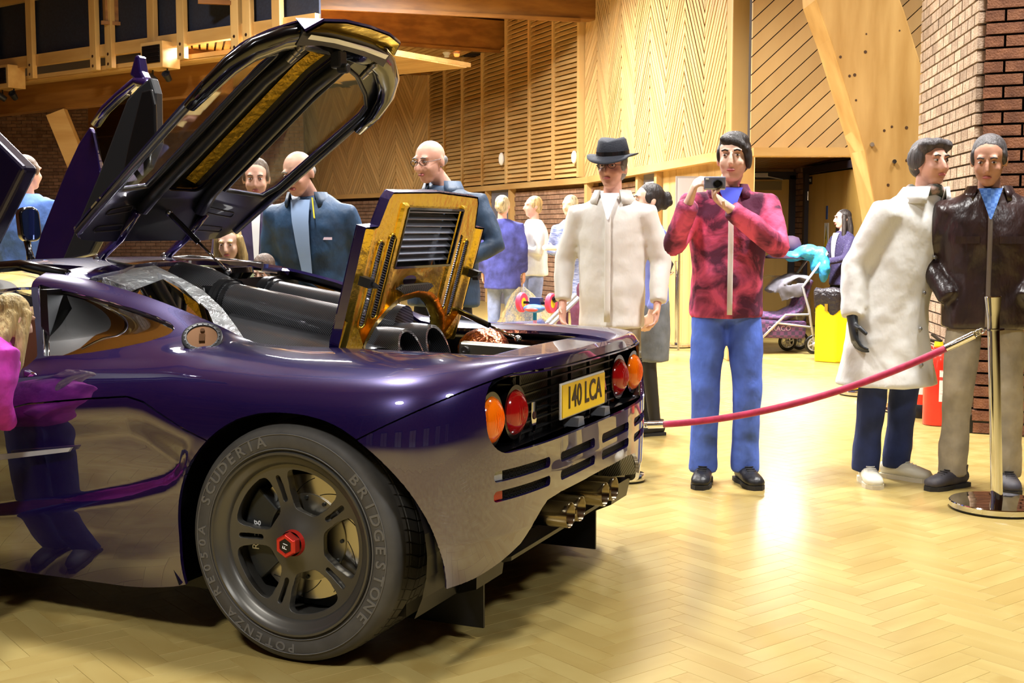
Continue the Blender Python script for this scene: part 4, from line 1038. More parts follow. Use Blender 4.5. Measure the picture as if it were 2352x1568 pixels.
# --- engine dressing seen between the buttresses
# scuttle behind the roof, foil panels, bulkhead glass with foil band
MB().add([(1.03, .52, 1.095), (1.03, .20, 1.115), (.86, .28, 1.078), (.80, .52, 1.03), (1.03, .52, 1.07), (1.03, .20, 1.09), (.86, .28, 1.05), (.80, .52, 1.0)],
         [(0, 1, 2, 3), (7, 6, 5, 4), (0, 4, 5, 1), (1, 5, 6, 2), (2, 6, 7, 3), (3, 7, 4, 0)]).build('heat_shield', m_foil, car)
bandP = [(.84, .36, 1.085), (.74, .37, 1.045), (.64, .40, .99), (.56, .43, .93), (.50, .46, .885)]
V = []; Fc = []
for (x, y, z) in bandP: V += [(x + .03, y + .02, z + .012), (x - .03, y - .03, z - .008), (x - .035, y - .03, z - .03), (x + .028, y + .02, z - .01)]
for i in range(4):
    for j in range(4): Fc.append((i * 4 + j, i * 4 + (j + 1) % 4, i * 4 + 4 + (j + 1) % 4, i * 4 + 4 + j))
MB().add(V, Fc).build('foil_band', m_foil, car, smooth=True, angle=50)
mesh('engine_glass', [(.84, .575, 1.035), (.83, .40, 1.075), (.72, .40, 1.03), (.62, .43, .975), (.53, .47, .90), (.48, .55, .89), (.60, .582, .955)], [(0, 1, 2, 3, 4, 5, 6)], m_glass, car)
MB().add([(.86, .58, .7), (.86, .30, .7), (.46, .40, .7), (.46, .58, .7), (.86, .58, .98), (.86, .30, .98), (.50, .42, .84), (.48, .56, .84)], [(0, 1, 2, 3), (4, 7, 6, 5), (0, 4, 5, 1), (1, 5, 6, 2), (2, 6, 7, 3), (3, 7, 4, 0)]).build('bay_divider', mat('dark bay lining', (40, 32, 24), .6), car)
def airtube(y, x0, x1, z0, z1, r0, r1):
    N_ = 20; P = [(x0 + (x1 - x0) * i / N_, y, z0 + (z1 - z0) * i / N_) for i in range(N_ + 1)]
    o = MB().tube(P, [r0 + (r1 - r0) * i / N_ for i in range(N_ + 1)], 28).build('air_tube', m_carbon, car, smooth=True, angle=50)
    for k, dr in ((-.02, .008), (.0, .012), (.025, .006)):
        d = Vector((x1 - x0, 0, z1 - z0)).normalized(); c = Vector(P[0]) + d * k
        MB().tube([c - d * .008, c + d * .008], [r0 + dr] * 2, 28).build('tube_clamp', m_satin, o, smooth=True, angle=40)
airtube(.14, .76, .19, .985, .892, .072, .078)
airtube(-.16, .78, .20, .985, .895, .07, .075)
# carbon shroud flaring down towards the near fender
V = []; Fc = []; N_ = 18
for i in range(N_ + 1):
    t = i / N_; x = .70 - .62 * t
    for j in range(8):
        u = j / 7; y = .17 + (.43 - .17) * u + .05 * math.sin(u * PI) * (1 - t); z = (.955 - .11 * t) * (1 - u) + (.835 - .02 * t) * u + .02 * math.sin(u * PI)
        V.append((x - .10 * u * (1 - t), y, z))
for i in range(N_):
    for j in range(7): Fc.append((i * 8 + j, i * 8 + j + 1, i * 8 + 9 + j, i * 8 + 8 + j))
mesh('carbon_shroud', V, Fc, m_carbon, car, True)
# intake scoop duct behind the roof
airs = MB().tube([(1.10, -.02, 1.04), (.96, -.02, 1.025), (.86, -.02, 1.0)], [.085, .075, .06], 24).build('intake_duct', m_carbon, car, smooth=True, angle=50)
MB().tube([(.87, -.02, 1.0), (.845, -.02, .995)], .066, 24).build('duct_flange', m_gloss, airs)
mb = MB(); mb.tube([(.82, .20, 1.03), (.80, .215, 1.0), (.80, .21, .96), (.82, .205, .93)], .013, 8); mb.box((.80, .17, 1.015), (.05, .05, .06)); mb.lathe([(.03, -.02), (.03, .02)], 14, 'y', (.78, .16, 1.0))
mb.build('throttle_linkage', m_satin, car, smooth=True, angle=40)
sc_ = MB().lathe([(.115, .0), (.12, -.02), (.10, -.045), (.0, -.05)], 30, c=(1.0, -.16, 1.10)).build('roof_snorkel_seat', m_gloss, car, smooth=True, angle=40)
# plenum end with twin arches, copper shield, box section, catch
for y in (.085, -.115):
    V = []; N_ = 20
    for (x, r) in ((.22, .088), (.10, .092), (.03, .088), (.028, .078), (.10, .08)):
        for i in range(N_ + 1): a = -.25 + (PI + .5) * i / N_; V.append((x + .03 * math.sin(a), y + r * math.cos(a), .805 + r * 1.15 * math.sin(a)))
    mesh('plenum_hood', V, [(k * (N_ + 1) + i, k * (N_ + 1) + i + 1, (k + 1) * (N_ + 1) + i + 1, (k + 1) * (N_ + 1) + i) for k in range(4) for i in range(N_)], m_carbon, car, True, 50)
    MB().ell((.12, y, .80), (.05, .078, .085), 18).build('plenum_trumpet', m_gloss, car, smooth=True)
MB().ell((-.06, -.30, .80), (.10, .10, .085), 18).build('exhaust_shield', m_copper, car, smooth=True)
o = MB().bar((-.06, -.10, .815), (-.33, -.16, .80), .05, .075).build('box_member', m_alu, car); bevel(o, .008)
mb = MB()
for t in (.12, .82): 
    p = Vector((-.06, -.07, .825)).lerp(Vector((-.33, -.13, .81)), t); mb.lathe([(.014, -.004), (.014, .012), (.007, .012), (.007, .006), (0, .006)], 12, 'y', tuple(p))
mb.build('member_bolt', m_steel, o)
MB().bar((-.02, .13, .80), (-.20, .0, .812), .012, .012).bar((-.20, .0, .812), (-.20, 0, .77), .012, .012).build('gold_bracket', m_gold, car)
MB().tube([(-.10, -.17, .825), (-.34, -.19, .815)], .006, 8).build('link_rod', m_chrome, car)
MB().box((-.345, -.24, .80), (.06, .06, .05)).box((-.32, -.17, .80), (.05, .05, .07)).build('latch_motor', m_satin, car)
o = MB().tube([(-.345, -.20, .795), (-.37, -.34, .80)], .033, 20).build('silencer_can', m_gold, car, smooth=True, angle=40)
MB().lathe([(.045, -.03), (.05, .02), (.03, .04)], 20, 'y', (-.35, -.17, .785)).build('can_collar', m_alu, car, smooth=True)
# --- raised hatch lined with gold
HD = Vector((-.147, 0, .503)).normalized(); HN = Vector((-HD.z, 0, HD.x))   # HN: towards the rear = gold side
HO = Vector((.12, 0, .86)); 
def hp(u, v, w_=0.): return HO + HD * u + Vector((0, v, 0)) + HN * w_
HALF = [(-.035, .30), (-.035, .42), (.02, .435), (.408, .443), (.412, .362), (.50, .338), (.525, .318), (.535, .0)]
outl = HALF + [(u, -v) for u, v in HALF[::-1][1:]]
ARCHH = [(-.1, .275), (.0, .27), (.06, .235), (.115, .165), (.145, .10), (.155, .0)]
ARCHO = ARCHH + [(u, -v) for u, v in ARCHH[::-1][1:]]
nu, nv = 84, 130; uu, vv = np.meshgrid(np.linspace(-.04, .54, nu), np.linspace(-.45, .45, nv), indexing='ij'); G = np.stack([uu.ravel(), vv.ravel()], 1)
idx = np.arange(nu * nv).reshape(nu, nv); GT = np.concatenate([np.stack([idx[:-1, :-1].ravel(), idx[1:, :-1].ravel(), idx[1:, 1:].ravel()], 1), np.stack([idx[:-1, :-1].ravel(), idx[1:, 1:].ravel(), idx[:-1, 1:].ravel()], 1)])
SL = [(.2155, .316, .148), (.240, .252, .146)]
def hslots(V):
    f = np.full(len(V), 1.)
    for (cu, cv, hl) in SL: f = np.minimum(f, rbox(V[:, 0], np.abs(V[:, 1]), cu, cv, hl, .0195, .0185))
    return f
vent = lambda V: rbox(V[:, 0], V[:, 1], .374, 0, .10, .20, .012)
def hatch_sheet(name, m, w_, inset, mods=True, curve=None):
    V, T = keep(G, GT, lambda V: -polysdf(outl, V[:, 0], V[:, 1]) - inset, lambda V: polysdf(ARCHO, V[:, 0], V[:, 1]) - inset * .5, hslots, vent)
    W = np.array([tuple(hp(u, v, w_ + (curve(u, v) if curve else 0))) for u, v in V[:, :2]])
    return panel(name, W, T, m, hatch, .004, 0)
hatch = bpy.data.objects.new('rear_hatch', None); COL.objects.link(hatch); hatch.parent = car
hatch_sheet('hatch_skin', m_paint, -.028, 0.)
def liner(u, v):
    a = abs(v); d = 0.
    d += .012 * math.exp(-((a - .40) / .02) ** 2)                     # raised rim
    d += .010 * (1 if .20 < a < .235 and .02 < u < .49 else 0)
    d -= .03 * max(0, 1 - (a / .19) ** 2) * max(0, 1 - ((u - .21) / .07) ** 2)    # domed pocket above the arch
    return d
hatch_sheet('gold_liner', m_gold, .0, .006, curve=liner)
# side walls of the hatch
V = []; Fc = []; n = len(outl)
for (u, v) in outl: V += [tuple(hp(u, v, -.03)), tuple(hp(u, v * .99, .004))]
Fc = [(2 * i, 2 * ((i + 1) % n), 2 * ((i + 1) % n) + 1, 2 * i + 1) for i in range(n)]
mesh('hatch_edge', V, [f for i, f in enumerate(Fc) if i != n - 1], m_paint, hatch)
V = []; 
N_ = len(ARCHO)
for (u, v) in ARCHO: V += [tuple(hp(u, v, -.03)), tuple(hp(u + .004, v, .012)), tuple(hp(u + .03, v * 1.08, .018))]
Fc = []
for i in range(N_ - 1): Fc += [(3 * i, 3 * i + 3, 3 * i + 4, 3 * i + 1), (3 * i + 1, 3 * i + 4, 3 * i + 5, 3 * i + 2)]
mesh('arch_flange', V, Fc, m_gold, hatch, True)
for s in (1, -1):
    MB().add([tuple(hp(u, v * s, w_)) for u, v, w_ in ((-.03, .29, .004), (-.03, .43, .004), (.10, .43, .006), (.07, .36, .02), (.01, .30, .02))], [(0, 1, 2, 3, 4)]).build('crinkled_foil', m_goldc, hatch)
    for (cu, cv, hl) in SL:
        P = rrect(0, 0, hl, .0205, .02, 6)
        MB().tube([tuple(hp(cu + a, (cv + b) * s, .003)) for a, b in P], .004, 6, closed=True).build('slot_rim', m_gold, hatch, smooth=True)
        ms = MB().add([tuple(hp(cu + a, (cv + b) * s, -.012)) for a, b in P], [tuple(range(len(P)))]).build('slot_mesh', m_mesh, hatch)
        rb = MB()
        for k in range(int(hl * 2 / .0085)):
            u = cu - hl + .006 + k * .0085; rb.bar(tuple(hp(u, (cv - .018) * s, -.001)), tuple(hp(u + .009, (cv + .018) * s, -.001)), .004, .004)
        rb.build('slot_weave', mat('blued carbon', (120, 124, 146), .4, .4), ms)
    hk = MB().bar(tuple(hp(.236, .40 * s, .0)), tuple(hp(.236, .40 * s, .05)), .03, .03).bar(tuple(hp(.236, .40 * s, .045)), tuple(hp(.225, .37 * s, .05)), .022, .012).build('hatch_hook', m_satin, hatch)
# louvre vent with steel blades
vb = MB()
for (a, b) in (((.272, -.205), (.272, .205)), ((.476, -.205), (.476, .205)), ((.272, -.205), (.476, -.205)), ((.272, .205), (.476, .205))):
    vb.bar(tuple(hp(*a, -.02)), tuple(hp(*b, -.02)), .008, .07, up=tuple(HN))
vb.build('vent_box', m_gloss, hatch)
for k in range(8):
    u = .288 + k * .0245
    V = [tuple(hp(u, -.2, .0)), tuple(hp(u, .2, .0)), tuple(hp(u + .012, .2, -.022)), tuple(hp(u + .012, -.2, -.022)), tuple(hp(u + .003, -.2, .001)), tuple(hp(u + .003, .2, .001)), tuple(hp(u + .015, .2, -.021)), tuple(hp(u + .015, -.2, -.021))]
    MB().add(V, [(0, 1, 2, 3), (7, 6, 5, 4), (0, 4, 5, 1), (1, 5, 6, 2), (2, 6, 7, 3), (3, 7, 4, 0)]).build('vent_blade', mat('blued steel blade', (168, 174, 190), .35, .6), hatch)
MB().add([tuple(hp(u, v, -.06)) for u, v in ((.272, -.2), (.272, .2), (.476, .2), (.476, -.2))], [(0, 1, 2, 3)]).build('vent_back', m_black, hatch)
pl_ = MB(); Pp = [(.205, -.10), (.195, -.12), (.175, -.08), (.172, .08), (.19, .13), (.205, .10)]
pl_.add([tuple(hp(u, v, .012)) for u, v in Pp] + [tuple(hp(u, v, -.005)) for u, v in Pp], [tuple(range(6)), tuple(range(11, 5, -1))] + [(i, (i + 1) % 6, 6 + (i + 1) % 6, 6 + i) for i in range(6)])
pl_.build('dome_grille', m_mesh, hatch)
def strut(name, p, q, par, r=.011, split=.55):
    p = Vector(p); q = Vector(q); m_ = p.lerp(q, split)
    o = MB().tube([p, m_], r, 14).build(name, m_gloss, par, smooth=True, angle=40)
    MB().tube([m_, q], r * .5, 10).build('strut_rod', m_chrome, o, smooth=True)
    MB().ell(p, (r * 1.3,) * 3, 10).ell(q, (r * 1.3,) * 3, 10).build('ball_joint', m_steel, o, smooth=True)
    return o
strut('hatch_strut', ony(1045, 710, -.405), ony(1190, 778, -.30), hatch)
# --- raised engine cover
CD = Vector((-.63, 0, .505)).normalized(); CN = Vector((CD.z, 0, -CD.x)); CO = Vector((1.17, 0, 1.227))   # CN: upper/outer side
def rise(v): 
    a = abs(v); return .058 * (1 if a < .20 else max(0, 1 - ((a - .20) / .27)) ** 1.0) if a < .47 else -.02 * (a - .47) / .06
def cp_(u, v, w_=0., g=1.): return CO + CD * u + Vector((0, v, 0)) + CN * (w_ + g * rise(v) * min(1, max(0, (u + .05) / .2)) * (1 - .75 * max(0, (u - .85) / .3)))
cover = bpy.data.objects.new('engine_cover', None); COL.objects.link(cover); cover.parent = car
CH = [(-.045, .0), (-.045, .30), (-.03, .40), (.02, .462), (.40, .50), (.80, .532), (.89, .523), (.96, .49), (1.03, .40), (1.085, .30), (1.10, .20), (1.105, 0)]
COUT = CH + [(u, -v) for u, v in CH[::-1][1:-1]]
nu, nv = 140, 140; uu, vv = np.meshgrid(np.linspace(-.06, 1.12, nu), np.linspace(-.54, .54, nv), indexing='ij'); G2 = np.stack([uu.ravel(), vv.ravel()], 1)
idx = np.arange(nu * nv).reshape(nu, nv); G2T = np.concatenate([np.stack([idx[:-1, :-1].ravel(), idx[1:, :-1].ravel(), idx[1:, 1:].ravel()], 1), np.stack([idx[:-1, :-1].ravel(), idx[1:, 1:].ravel(), idx[:-1, 1:].ravel()], 1)])
GLASS = [(.215, .225), (.235, .42), (.30, .452), (.76, .492), (.81, .482), (.86, .42), (.92, .30), (.935, .235), (.92, .222)]
def glass_sdf(V): return polysdf(GLASS, V[:, 0], np.abs(V[:, 1]))
def cover_sheet(name, m, w_, fs, par, th=.006, g=1.):
    V, T = keep(G2, G2T, *fs); W = np.array([tuple(cp_(u, v, w_, g)) for u, v in V[:, :2]]); return panel(name, W, T, m, par, th, 0)
lowslots = lambda V: np.minimum.reduce([rbox(V[:, 0], np.abs(V[:, 1]), u0, .29, .012, .072, .011) for u0 in (.105, .022)])
fo = lambda V: -polysdf(COUT, V[:, 0], V[:, 1])
cover_sheet('cover_skin', m_paint, .010, [fo, glass_sdf, lambda V: rbox(V[:, 0], V[:, 1], .59, 0, .395, .10, .04)], cover)
cover_sheet('cover_lining', mat('cover lining black', (30, 31, 33), .3, coat=.3), .0, [lambda V: fo(V) - .004, glass_sdf, lambda V: rbox(V[:, 0], V[:, 1], .59, 0, .40, .105, .04), lambda V: np.where(V[:, 1] < 1, 1., 1.)], cover)
for s in (1, -1):
    cover_sheet('cover_glass', m_cglass, .008, [lambda V: -glass_sdf(V) + .006, lambda V: s * V[:, 1]], cover, .004)
    P = GLASS; q = []
    for i in range(len(P)):
        for j in range(4): t = j / 4; q.append(tuple(cp_(P[i][0] * (1 - t) + P[(i + 1) % len(P)][0] * t, s * (P[i][1] * (1 - t) + P[(i + 1) % len(P)][1] * t), -.004)))
    MB().tube(q, .009, 8, closed=True).build('glass_seal', m_satin, cover, smooth=True)
    # outer rib
    MB().tube([tuple(cp_(u, s * v, -.006)) for u, v in ((.02, .452), (.4, .488), (.8, .518))], [(.012, .016)] * 3, 10).build('edge_rib', mat('edge trim grey', (96, 98, 106), .25, .6), cover, smooth=True)
    # inner ribs along the channel
    MB().tube([tuple(cp_(u, s * v, -.012)) for u, v in ((.10, .17), (.2, .155), (.5, .15), (.8, .15), (1.0, .15))], [(.022, .03)] * 5, 12).build('channel_rib', m_satin, cover, smooth=True)
    # rear frame arm
    MB().tube([tuple(cp_(u, s * v, -.018)) for u, v in ((.70, .525), (.80, .525), (.89, .50), (.96, .445), (1.02, .34), (1.045, .24), (1.05, 0))], [(.016, .025), (.022, .034), (.026, .044), (.028, .05), (.028, .05), (.026, .05), (.026, .05)], 14).build('frame_arm', m_gloss, cover, smooth=True)
    MB().lathe([(.012, -.05), (.014, -.02), (.011, -.02), (.015, 0), (.011, 0), (.015, .02), (.008, .03)], 14, M=Matrix.Translation(tuple(cp_(1.005, s * .24, -.05))) @ CD.to_track_quat('Z', 'Y').to_matrix().to_4x4()).build('locating_stud', m_alu, cover, smooth=True, angle=30)
    # dark pressed slots near the hinge
    for u0 in (.105, .022):
        P = rrect(u0, .29, .013, .074, .012, 5); MB().add([tuple(cp_(a, s * b, -.002)) for a, b in P] , [tuple(range(len(P)))]).build('pressed_slot', m_black, cover)
        MB().tube([tuple(cp_(a, s * b, -.004)) for a, b in P], .003, 5, closed=True).build('slot_lip', m_satin, cover, smooth=True)
    o = MB().tube([tuple(cp_(.10, s * .20, -.02)), tuple(cp_(-.03, s * .19, .0)), (1.30, .19 * s, 1.135)], .016, 10).build('hinge_arm', m_paint, cover, smooth=True)
    MB().ell((1.30, .19 * s, 1.135), (.025, .02, .02), 10).build('hinge_pin', m_steel, o, smooth=True)
# channel: trough with gold strip
V = []; Fc = []; N_ = 24
for i in range(N_ + 1):
    u = .18 + .81 * i / N_
    for (v, w_) in ((-.11, 0), (-.09, .05), (-.03, .07), (.03, .07), (.09, .05), (.11, 0)): V.append(tuple(cp_(u, v, w_)))
for i in range(N_):
    for j in range(5): Fc.append((i * 6 + j, i * 6 + j + 1, i * 6 + 7 + j, i * 6 + 6 + j))
Fc += [tuple(range(6)), tuple(N_ * 6 + j for j in range(6))]
m_olive = mat('olive foil', (52, 48, 24), .45, .25, bump=.2, bs=30)
mesh('spine_channel', V, Fc, m_olive, cover, True, 40)
V = []; 
for i in range(N_ + 1):
    u = .20 + .78 * i / N_
    for (v, w_) in ((-.058, .058), (-.097, .034)): V.append(tuple(cp_(u, v + .004, w_ - .004)))
mesh('gold_strip', V, [(2 * i, 2 * i + 1, 2 * i + 3, 2 * i + 2) for i in range(N_)], m_goldc, cover, True)
mesh('gold_patch', [tuple(cp_(u, v, -.006)) for u, v in ((.26, .205), (.26, .225), (.40, .222), (.40, .205))], [(0, 1, 2, 3)], m_goldc, cover)
# rear lip spoiler with gold lining, crossbar and latch
LIP = [(-.30, 1.09), (-.26, 1.15), (-.15, 1.172), (0, 1.178), (.15, 1.172), (.26, 1.15), (.30, 1.09)]
V = []
for (v, u) in LIP: V += [tuple(cp_(1.085, v * .98, .012, .4)), tuple(cp_(u, v, -.03, .4)), tuple(cp_(u + .004, v, -.022, .4)), tuple(cp_(1.09, v, .03, .4))]
Fc = []
for i in range(6):
    for j in range(4): Fc.append((i * 4 + j, i * 4 + (j + 1) % 4, i * 4 + 4 + (j + 1) % 4, i * 4 + 4 + j))
MB().add(V, Fc).build('tail_lip', m_paint, cover, smooth=True, angle=30)
V = []
for (v, u) in LIP: V += [tuple(cp_(1.088, v * .95, .006, .4)), tuple(cp_(u - .004, v * .97, -.034, .4))]
mesh('lip_gold', V, [(2 * i, 2 * i + 1, 2 * i + 3, 2 * i + 2) for i in range(6)], m_gold, cover, True)
V = []
for (v, u) in ((-.29, 1.03), (-.15, 1.05), (0, 1.055), (.15, 1.05), (.29, 1.03)): V += [tuple(cp_(u, v, -.05)), tuple(cp_(u + .05, v, -.03)), tuple(cp_(u + .05, v, .0)), tuple(cp_(u, v, 0))]
Fc = []
for i in range(4):
    for j in range(4): Fc.append((i * 4 + j, i * 4 + (j + 1) % 4, i * 4 + 4 + (j + 1) % 4, i * 4 + 4 + j))
o = MB().add(V, Fc + [(0, 3, 2, 1), (16, 17, 18, 19)]).build('crossbar', m_satin, cover)
mesh('crossbar_strip', [tuple(cp_(1.066 if abs(v) > .2 else 1.074, v, -.048)) for v in (-.26, -.1, .1, .26)] + [tuple(cp_(1.085 if abs(v) > .2 else 1.093, v, -.044)) for v in (.26, .1, -.1, -.26)], [tuple(range(8))], mat('bright strip', (225, 228, 235), .2, .3), cover)
o = MB().box((0, 0, 0), (.04, .05, .06)).lathe([(.018, -.02), (.018, .02)], 12, 'x', (-.02, 0, -.03)).build('latch', m_satin, cover); o.location = cp_(1.02, .02, -.07); bevel(o, .006)
strut('cover_strut', cp_(.10, .02, -.02), (.90, -.06, 1.085), cover, .011, .5)
# --- doors raised: far (right) door and near (left) door
def door_pts(pts, y): return [(ony(px, py, y)[0], ony(px, py, y)[2]) for px, py in pts]
rd = bpy.data.objects.new('door', None); COL.objects.link(rd); rd.parent = car; rd['label'] = 'raised right door with wing mirror'
O_ = door_pts([(78, 598), (92, 540), (126, 455), (150, 395), (180, 330), (205, 292), (213, 305), (222, 345), (231, 398), (205, 470), (170, 560), (150, 600)], -.95)
o = MB().prism(O_, -.98, -.95, 'y').build('door_skin', m_paint, rd); bevel(o, .006)
fr_ = door_pts([(213, 285), (240, 250), (275, 220), (318, 188), (345, 192), (352, 215)], -.93)
MB().tube([(a, -.95 + .04 * i / 5, b) for i, (a, b) in enumerate(fr_)], [(.022, .03), (.024, .03), (.024, .032), (.028, .034), (.03, .036), (.03, .036)], 12).build('window_frame', m_paint, rd, smooth=True)
O_ = door_pts([(355, 178), (366, 215), (368, 330), (345, 385), (290, 440), (215, 585), (150, 600), (238, 395), (262, 330), (300, 230), (325, 202)], -.90)
o = MB().prism(O_, -.93, -.87, 'y').build('door_trim', m_satin, rd); bevel(o, .012)
O_ = door_pts([(330, 210), (352, 205), (360, 240), (362, 320), (315, 380), (280, 430), (300, 330)], -.87)
o = MB().prism(O_, -.875, -.855, 'y').build('trim_pad', m_black, rd); bevel(o, .008)
O_ = door_pts([(306, 175), (319, 128), (327, 128), (333, 165), (345, 190), (322, 188)], -.93)
o = MB().prism(O_, -.96, -.90, 'y').build('door_tip', m_paint, rd); bevel(o, .012)
O_ = door_pts([(218, 300), (250, 258), (300, 215), (288, 262), (240, 385), (228, 350)], -.945)
MB().prism(O_, -.947, -.943, 'y').build('door_glass', m_glass, rd)
MB().tube([(a, -.94, b) for a, b in door_pts([(240, 395), (262, 330), (290, 258), (302, 218)], -.94)], .006, 8).build('glass_channel', m_chrome, rd, smooth=True)
mr = ony(68, 515, -.98)
Mm = Matrix.Translation(tuple(mr)) @ Matrix.Rotation(-.42, 4, 'Z') @ Matrix.Rotation(-.08, 4, 'X')
mo = MB().prism(rrect(0, 0, .052, .088, .04, 6), -.02, .05, 'x', Mm).build('mirror_shell', m_gloss, rd, smooth=True, angle=50); bevel(mo, .014, 3)
MB().prism(rrect(0, 0, .042, .077, .034, 6), -.0225, -.019, 'x', Mm).build('mirror_glass', mat('mirror glass', (40, 52, 90), .08, .8), mo)
a_ = ony(62, 552, -.98); b_ = ony(72, 600, -.95)
MB().tube([tuple(a_), tuple((a_ + b_) / 2 + np.array([.0, 0, 0])), tuple(b_)], [.018, .015, .022], 10).build('mirror_stalk', m_gloss, mo, smooth=True)
ld_ = bpy.data.objects.new('door', None); COL.objects.link(ld_); ld_.parent = car; ld_['label'] = 'raised left door, its dark lower edge at the frame edge'
O_ = [(.684, 1.414), (.84, 1.20), (1.25, .98), (1.75, .92), (2.2, 1.15), (2.45, 1.6), (2.15, 2.05), (1.6, 2.02), (1.1, 1.74)]
Msh = Matrix.Translation((0, 1.12, 0))
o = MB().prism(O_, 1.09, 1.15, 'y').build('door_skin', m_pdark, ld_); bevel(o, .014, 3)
o = MB().prism([(1.3 + (a - 1.3) * .86, 1.45 + (b - 1.45) * .86) for a, b in O_], 1.06, 1.09, 'y').build('door_trim', m_satin, ld_); bevel(o, .01)
O2 = [(1.15, 1.72), (1.6, 2.0), (2.1, 2.03), (1.75, 2.3), (1.3, 2.2)]
MB().tube([(1.1, 1.12, 1.74), (1.3, 1.05, 2.1), (1.7, 1.0, 2.25), (2.1, 1.05, 2.05)], .022, 10).build('window_frame', m_paint, ld_, smooth=True)
MB().tube([(2.1, 1.09, 1.3), (2.15, .9, .95), (2.15, .78, .75)], .03, 10).build('door_hinge', m_satin, ld_, smooth=True)
# ================================================================ PEOPLE
def skin(name, c): return mat('skin ' + name, c, .5, col2=tuple(int(v * .93) for v in c), ns=14, spec=.35)
sk_a = skin('pale', (232, 190, 166)); sk_b = skin('rosy', (222, 168, 146)); sk_c = skin('tanned', (198, 146, 120))
m_lip = mat('lips', (176, 96, 92), .45); m_eye = mat('eye white', (196, 184, 176), .3); m_iris = mat('iris dark', (48, 38, 34), .2)
def cloth(name, c, rough=.85, k=.82, ns=9, bump=.5, bs=9, **kw):
    return mat(name, c, rough, col2=tuple(int(v * k) for v in c), ns=ns, bump=bump, bs=bs, bst=(1, 1, .6), bdist=.03, sheen=.0, **kw)
_tex = bpy.data.textures.new('cloth_folds', 'CLOUDS'); _tex.noise_scale = .14; _tex.noise_depth = 2
def grow(mb, name, m, parent, vox, smooth=4, fold=0.):
    o = mb.build(name, m, parent, fix=False)
    r = o.modifiers.new('remesh', 'REMESH'); r.mode = 'VOXEL'; r.voxel_size = vox; r.use_smooth_shade = True
    if smooth: s_ = o.modifiers.new('smooth', 'SMOOTH'); s_.factor = .5; s_.iterations = smooth
    if fold:
        d = o.modifiers.new('folds', 'DISPLACE'); d.texture = _tex; d.strength = fold; d.mid_level = .5; d.texture_coords = 'GLOBAL'
        s_ = o.modifiers.new('smooth2', 'SMOOTH'); s_.factor = .5; s_.iterations = 2
    return o
def hand(mb, w_, d, n, side, curl=.5, s=1., spread=.0):
    w_ = Vector(w_); d = Vector(d).normalized(); n = Vector(n); n = (n - d * n.dot(d)).normalized(); t = d.cross(n) * side
    mb.tube([w_ - d * .03 * s, w_ + d * .02 * s, w_ + d * .055 * s, w_ + d * .09 * s], [(.024 * s, .028 * s), (.02 * s, .034 * s), (.017 * s, .040 * s), (.013 * s, .038 * s)], 10, up=tuple(n))
    for i, ln in enumerate((.068, .078, .073, .058)):
        b = w_ + d * .085 * s + t * (.029 - .0195 * i) * s; a = 0.; p = [b - d * .01 * s]
        q = b
        for k, f in enumerate((.45, .32, .23)):
            p.append(q); a += curl * (.9 if k == 0 else 1.1)
            q = q + (d * math.cos(a) + n * math.sin(a) + t * spread * (1.5 - i) * .12) * ln * s * f
        p.append(q); mb.tube(p, [.0095 * s, .0095 * s, .009 * s, .0082 * s, .0072 * s], 8)
    b = w_ + d * .025 * s + t * .03 * s
    mb.tube([b - t * .012 * s, b + (d * .5 + t * .75 + n * .25).normalized() * .035 * s, b + (d * .75 + t * .62 + n * .5).normalized() * .072 * s], [.013 * s, .011 * s, .0085 * s], 8)
    return mb
TORSO = {'jacket': [(.80, .185, .135), (.95, .190, .140), (1.08, .188, .138), (1.22, .200, .142), (1.34, .205, .135), (1.41, .185, .115), (1.455, .125, .095), (1.49, .078, .076)],
         'slim': [(.82, .165, .118), (.95, .165, .118), (1.08, .152, .112), (1.22, .165, .120), (1.34, .172, .115), (1.41, .155, .10), (1.455, .105, .085), (1.485, .066, .066)],
         'coat': [(.48, .265, .20), (.62, .245, .185), (.80, .218, .168), (.95, .205, .155), (1.08, .19, .148), (1.22, .195, .145), (1.34, .195, .135), (1.41, .175, .115), (1.46, .118, .098), (1.50, .085, .082)]}
